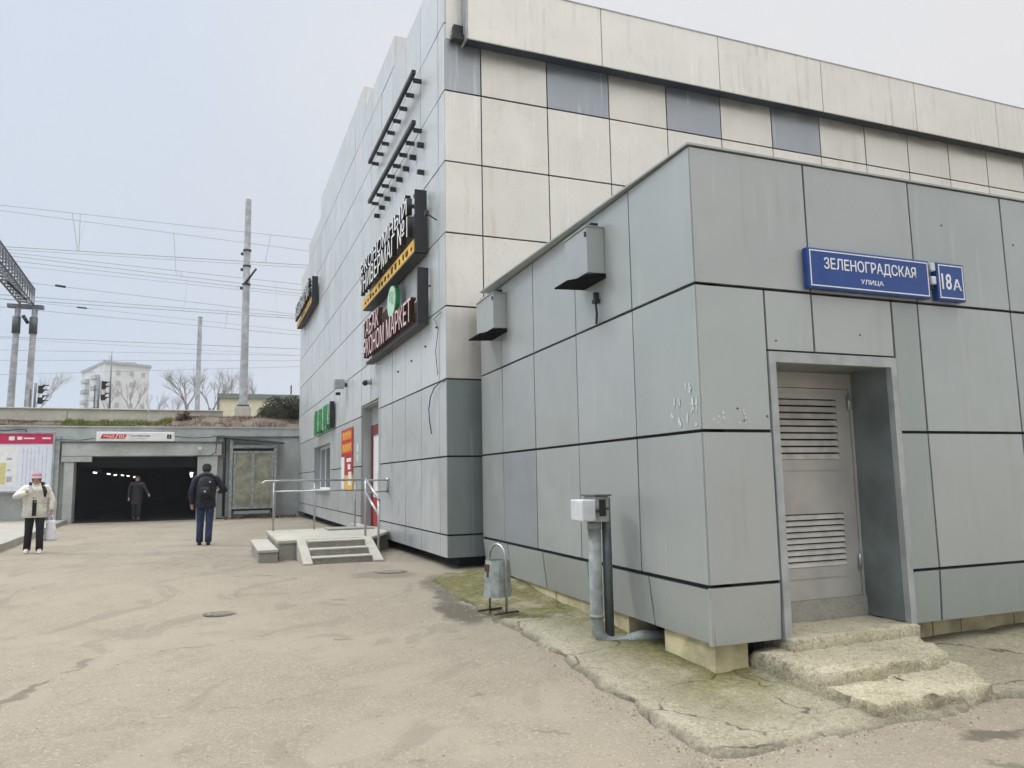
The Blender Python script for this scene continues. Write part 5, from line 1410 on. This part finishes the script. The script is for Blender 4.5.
# white plastic bag
R3 = Matrix.Rotation(.5, 3, 'Z')
hb = Vector((wx, wy, wz)) + R3 @ (Vector((.31, -.07, .80))*k)
bg = thing('plastic_bag', 'white plastic carrier bag hanging from the hand of the woman in cream', 'bag', hb - Vector((0, 0, .5)))
m = MB(); rg = []
for i in range(9):
    f = i/8; z = hb.z-.52+.42*f; w_ = .13*(1-.45*f**2)+.012*sin(i*2.1); rg.append((hb.x+.01*sin(i*1.7), hb.y, z, w_, .06*(1-.4*f)))
m.loft(rg, 14); m.build('sack', 'bag_plastic', bg)
m = MB(); m.tube([hb+Vector((-.05, 0, -.11)), hb+Vector((-.02, 0, .0)), hb+Vector((.02, 0, .0)), hb+Vector((.05, 0, -.11))], .012, 6); m.build('handles', 'bag_plastic', bg)

# man walking away with a backpack
mx_, my_ = -6.94, 17.2; mz_ = gz(mx_, my_)
pose = dict(pel=(0, 0, .94), wai=(0, 0, 1.08), che=(0, -.02, 1.30), nec=(0, -.03, 1.47), jaw=(0, -.06, 1.54), hed=(0, -.06, 1.63), top=(0, -.05, 1.70),
            shL=(.20, -.0, 1.42), elL=(.29, .02, 1.13), wrL=(.27, -.05, .88), paL=(.27, -.06, .81), shR=(-.20, 0, 1.42), elR=(-.38, -.02, 1.16), wrR=(-.26, -.22, 1.13), paR=(-.20, -.28, 1.14),
            hipL=(.09, 0, .90), knL=(.10, -.06, .50), anL=(.10, -.02, .09), toL=(.11, -.15, .05), hipR=(-.09, 0, .90), knR=(-.085, -.03, .50), anR=(-.08, .10, .11), toR=(-.08, -.03, .05))
t, P, k, mbuild = person((mx_, my_, mz_), pi+.32, 1.82, pose, 'man in dark jacket and blue jeans seen from behind, wearing a black backpack', 'navy_cloth', 'jeans', 'shoe_black', False, None, .80)
H = Vector(P['hed'])*k
m = MB(); m.loft([(H.x, H.y, H.z-.0*k, .094*k, .10*k), (H.x, H.y, H.z+.06*k, .095*k, .10*k), (H.x, H.y, H.z+.105*k, .06*k, .07*k), (H.x, H.y, H.z+.118*k, .01*k, .01*k)], 18); mbuild(m, 'cap', 'black_cloth')
m = MB(); m.tube([Vector((-.12, .05, 1.46))*k, Vector((0, .11, 1.50))*k, Vector((.12, .05, 1.46))*k], [.06*k, .075*k, .06*k], 10); mbuild(m, 'hood', 'navy_cloth')
Rm = Matrix.Rotation(pi+.32, 3, 'Z')
def FBk(x, y, z): return Vector((mx_, my_, mz_)) + Rm @ (Vector((x, y, z))*k)
bp = thing('backpack', 'black backpack with small white logo patch on the walking man', 'backpack', FBk(0, .2, 1.05))
m = MB(); 
rg = [(0, .23, 1.02, .13, .07), (0, .24, 1.06, .155, .09), (0, .245, 1.2, .16, .10), (0, .235, 1.34, .15, .09), (0, .22, 1.43, .11, .07), (0, .2, 1.46, .05, .04)]
m.loft(rg, 14, FBk); bpk = m.build('sack', 'black_cloth', bp)
m = MB(); m.loft([(0, .33, 1.06, .10, .02), (0, .335, 1.1, .11, .035), (0, .33, 1.22, .10, .03), (0, .32, 1.25, .06, .01)], 10, FBk); m.build('pocket', 'tunnel_coat', bp)
m = MB(); m.box(FBk, -.11, -.08, .318, .33, 1.33, 1.36); m.box(FBk, -.02, .02, .365, .372, 1.13, 1.16); m.build('patch', 'white_plastic', bp)
m = MB()
for x in (-.11, .11): m.tube([FBk(x, .18, 1.43), FBk(x, .02, 1.50), FBk(x, -.16, 1.36), FBk(x*1.2, -.14, 1.15), FBk(x*1.2, .15, 1.08)], .02, 6)
m.build('strap', 'black_cloth', bp)

# person coming out of the tunnel
tx, ty = FM(-6.12, 22.1, 0).xy; tz = .235
pose = dict(shL=(.20, 0, 1.42), elL=(.32, -.02, 1.18), wrL=(.42, -.16, 1.0), paL=(.45, -.2, .95), shR=(-.20, 0, 1.42), elR=(-.27, .04, 1.14), wrR=(-.28, -.02, .88), paR=(-.28, -.03, .81),
            hipL=(.09, 0, .90), knL=(.10, -.12, .51), anL=(.10, -.14, .09), toL=(.11, -.27, .05), hipR=(-.09, 0, .90), knR=(-.09, .0, .49), anR=(-.09, .13, .12), toR=(-.09, .0, .05))
t, P, k, mbuild = person((tx, ty, tz), .35, 1.76, pose, 'person in dark quilted coat walking out of the dark underpass, arm swung out', 'tunnel_coat', 'black_cloth', 'shoe_black', True, None, .62)
m = MB(); H = Vector(P['hed'])*k
m.tube([Vector((-.12, .05, 1.46))*k, Vector((0, .10, 1.50))*k, Vector((.12, .05, 1.46))*k], [.05*k, .06*k, .05*k], 8); mbuild(m, 'hood', 'tunnel_coat')

# ------------------------------------------------------------------ camera, world, light
cd = bpy.data.cameras.new('camera'); cam = bpy.data.objects.new('camera', cd); col.objects.link(cam); S.camera = cam
Pp, Ro, Fp = .123873, -.0174223, 756.08
f = Vector((0, cos(Pp), sin(Pp))); u = Vector((0, -sin(Pp), cos(Pp))); r = Vector((1, 0, 0))
RT = r*cos(Ro) + u*sin(Ro); UP = -r*sin(Ro) + u*cos(Ro)
M4 = Matrix(((RT.x, UP.x, -f.x, 0), (RT.y, UP.y, -f.y, 0), (RT.z, UP.z, -f.z, 1.62), (0, 0, 0, 1)))
cam.matrix_world = M4
cd.sensor_width = 36; cd.sensor_fit = 'HORIZONTAL'; cd.lens = Fp*36/1024; cd.clip_end = 2000; cd.clip_start = .05

SUN_AZ = Vector((-.88, .30, 0)).normalized(); EL = radians(48)
wd = bpy.data.worlds.new('World'); S.world = wd; wd.use_nodes = True
nt = wd.node_tree; nt.nodes.clear()
out = nt.nodes.new('ShaderNodeOutputWorld'); bg_ = nt.nodes.new('ShaderNodeBackground'); nt.links.new(bg_.outputs[0], out.inputs[0])
sky = nt.nodes.new('ShaderNodeTexSky'); sky.sky_type = 'NISHITA'; sky.sun_disc = False; sky.sun_elevation = EL
sky.sun_rotation = atan2(SUN_AZ.x, SUN_AZ.y); sky.air_density = 1; sky.dust_density = 3
# overcast veil: cloud layer over the sky, brighter toward the zenith like a real overcast
tc = nt.nodes.new('ShaderNodeTexCoord'); sx = nt.nodes.new('ShaderNodeSeparateXYZ'); nt.links.new(tc.outputs['Generated'], sx.inputs[0])
rp = nt.nodes.new('ShaderNodeValToRGB'); nt.links.new(sx.outputs[2], rp.inputs[0])
e = rp.color_ramp.elements
e[0].position = 0.0; e[0].color = (7.1, 7.1, 7.1, 1); e[1].position = 1.0; e[1].color = (50, 47.5, 43, 1)
for p_, c_ in ((.2, (7.0, 7.0, 7.0, 1)), (.62, (7.6, 7.6, 7.6, 1)), (.76, (24, 23.2, 21.8, 1))):
    q_ = e.new(p_); q_.color = c_
cn = nt.nodes.new('ShaderNodeTexNoise'); cn.inputs['Scale'].default_value = 1.6; cn.inputs['Detail'].default_value = 3; nt.links.new(tc.outputs['Generated'], cn.inputs['Vector'])
mr_ = nt.nodes.new('ShaderNodeMapRange'); cx_ = nt.nodes.new('ShaderNodeMath'); cx_.operation = 'MULTIPLY_ADD'; nt.links.new(sx.outputs[0], cx_.inputs[0]); cx_.inputs[1].default_value = .42; nt.links.new(cn.outputs[0], cx_.inputs[2]); nt.links.new(cx_.outputs[0], mr_.inputs[0]); mr_.inputs[1].default_value = .22; mr_.inputs[2].default_value = .78; mr_.inputs[3].default_value = 0; mr_.inputs[4].default_value = 1
tint = nt.nodes.new('ShaderNodeMix'); tint.data_type = 'RGBA'; tint.inputs[6].default_value = (.86, .985, 1.17, 1); tint.inputs[7].default_value = (1.13, 1.12, 1.13, 1); nt.links.new(mr_.outputs[0], tint.inputs[0])
mu = nt.nodes.new('ShaderNodeMix'); mu.data_type = 'RGBA'; mu.blend_type = 'MULTIPLY'; mu.inputs[0].default_value = 1; nt.links.new(rp.outputs[0], mu.inputs[6]); nt.links.new(tint.outputs[2], mu.inputs[7])
mx2 = nt.nodes.new('ShaderNodeMix'); mx2.data_type = 'RGBA'; mx2.inputs[0].default_value = .93; nt.links.new(sky.outputs[0], mx2.inputs[6]); nt.links.new(mu.outputs[2], mx2.inputs[7])
nt.links.new(mx2.outputs[2], bg_.inputs[0]); bg_.inputs[1].default_value = .10
ld = bpy.data.lights.new('sun', 'SUN'); ld.energy = 1.3; ld.angle = radians(14); ld.color = (1, .96, .89)
sun = bpy.data.objects.new('sun', ld); col.objects.link(sun)
dv = Vector((SUN_AZ.x*cos(EL), SUN_AZ.y*cos(EL), sin(EL)))
sun.rotation_euler = dv.to_track_quat('Z', 'Y').to_euler(); sun.location = (-20, 10, 30)

hm = bpy.data.materials.new('haze'); hm.use_nodes = True; ht = hm.node_tree; ht.nodes.clear()
ho = ht.nodes.new('ShaderNodeOutputMaterial'); hv = ht.nodes.new('ShaderNodeVolumePrincipled'); ht.links.new(hv.outputs[0], ho.inputs['Volume'])
hv.inputs['Color'].default_value = (.93, .95, 1, 1); hv.inputs['Density'].default_value = .0006; MATS['haze'] = hm
hz = MB(); hz.box(FW, -420, 420, -140, 420, -1.2, 48); tag(hz.build('haze', 'haze'), 'thin pale air over the whole place', 'haze', kind='stuff')
S.view_settings.view_transform = 'Standard'; S.view_settings.look = 'None'; S.view_settings.gamma = 1; S.view_settings.exposure = 0
S.render.engine = 'CYCLES'
for o in list(bpy.data.objects):
    if '_o' in o: del o['_o']
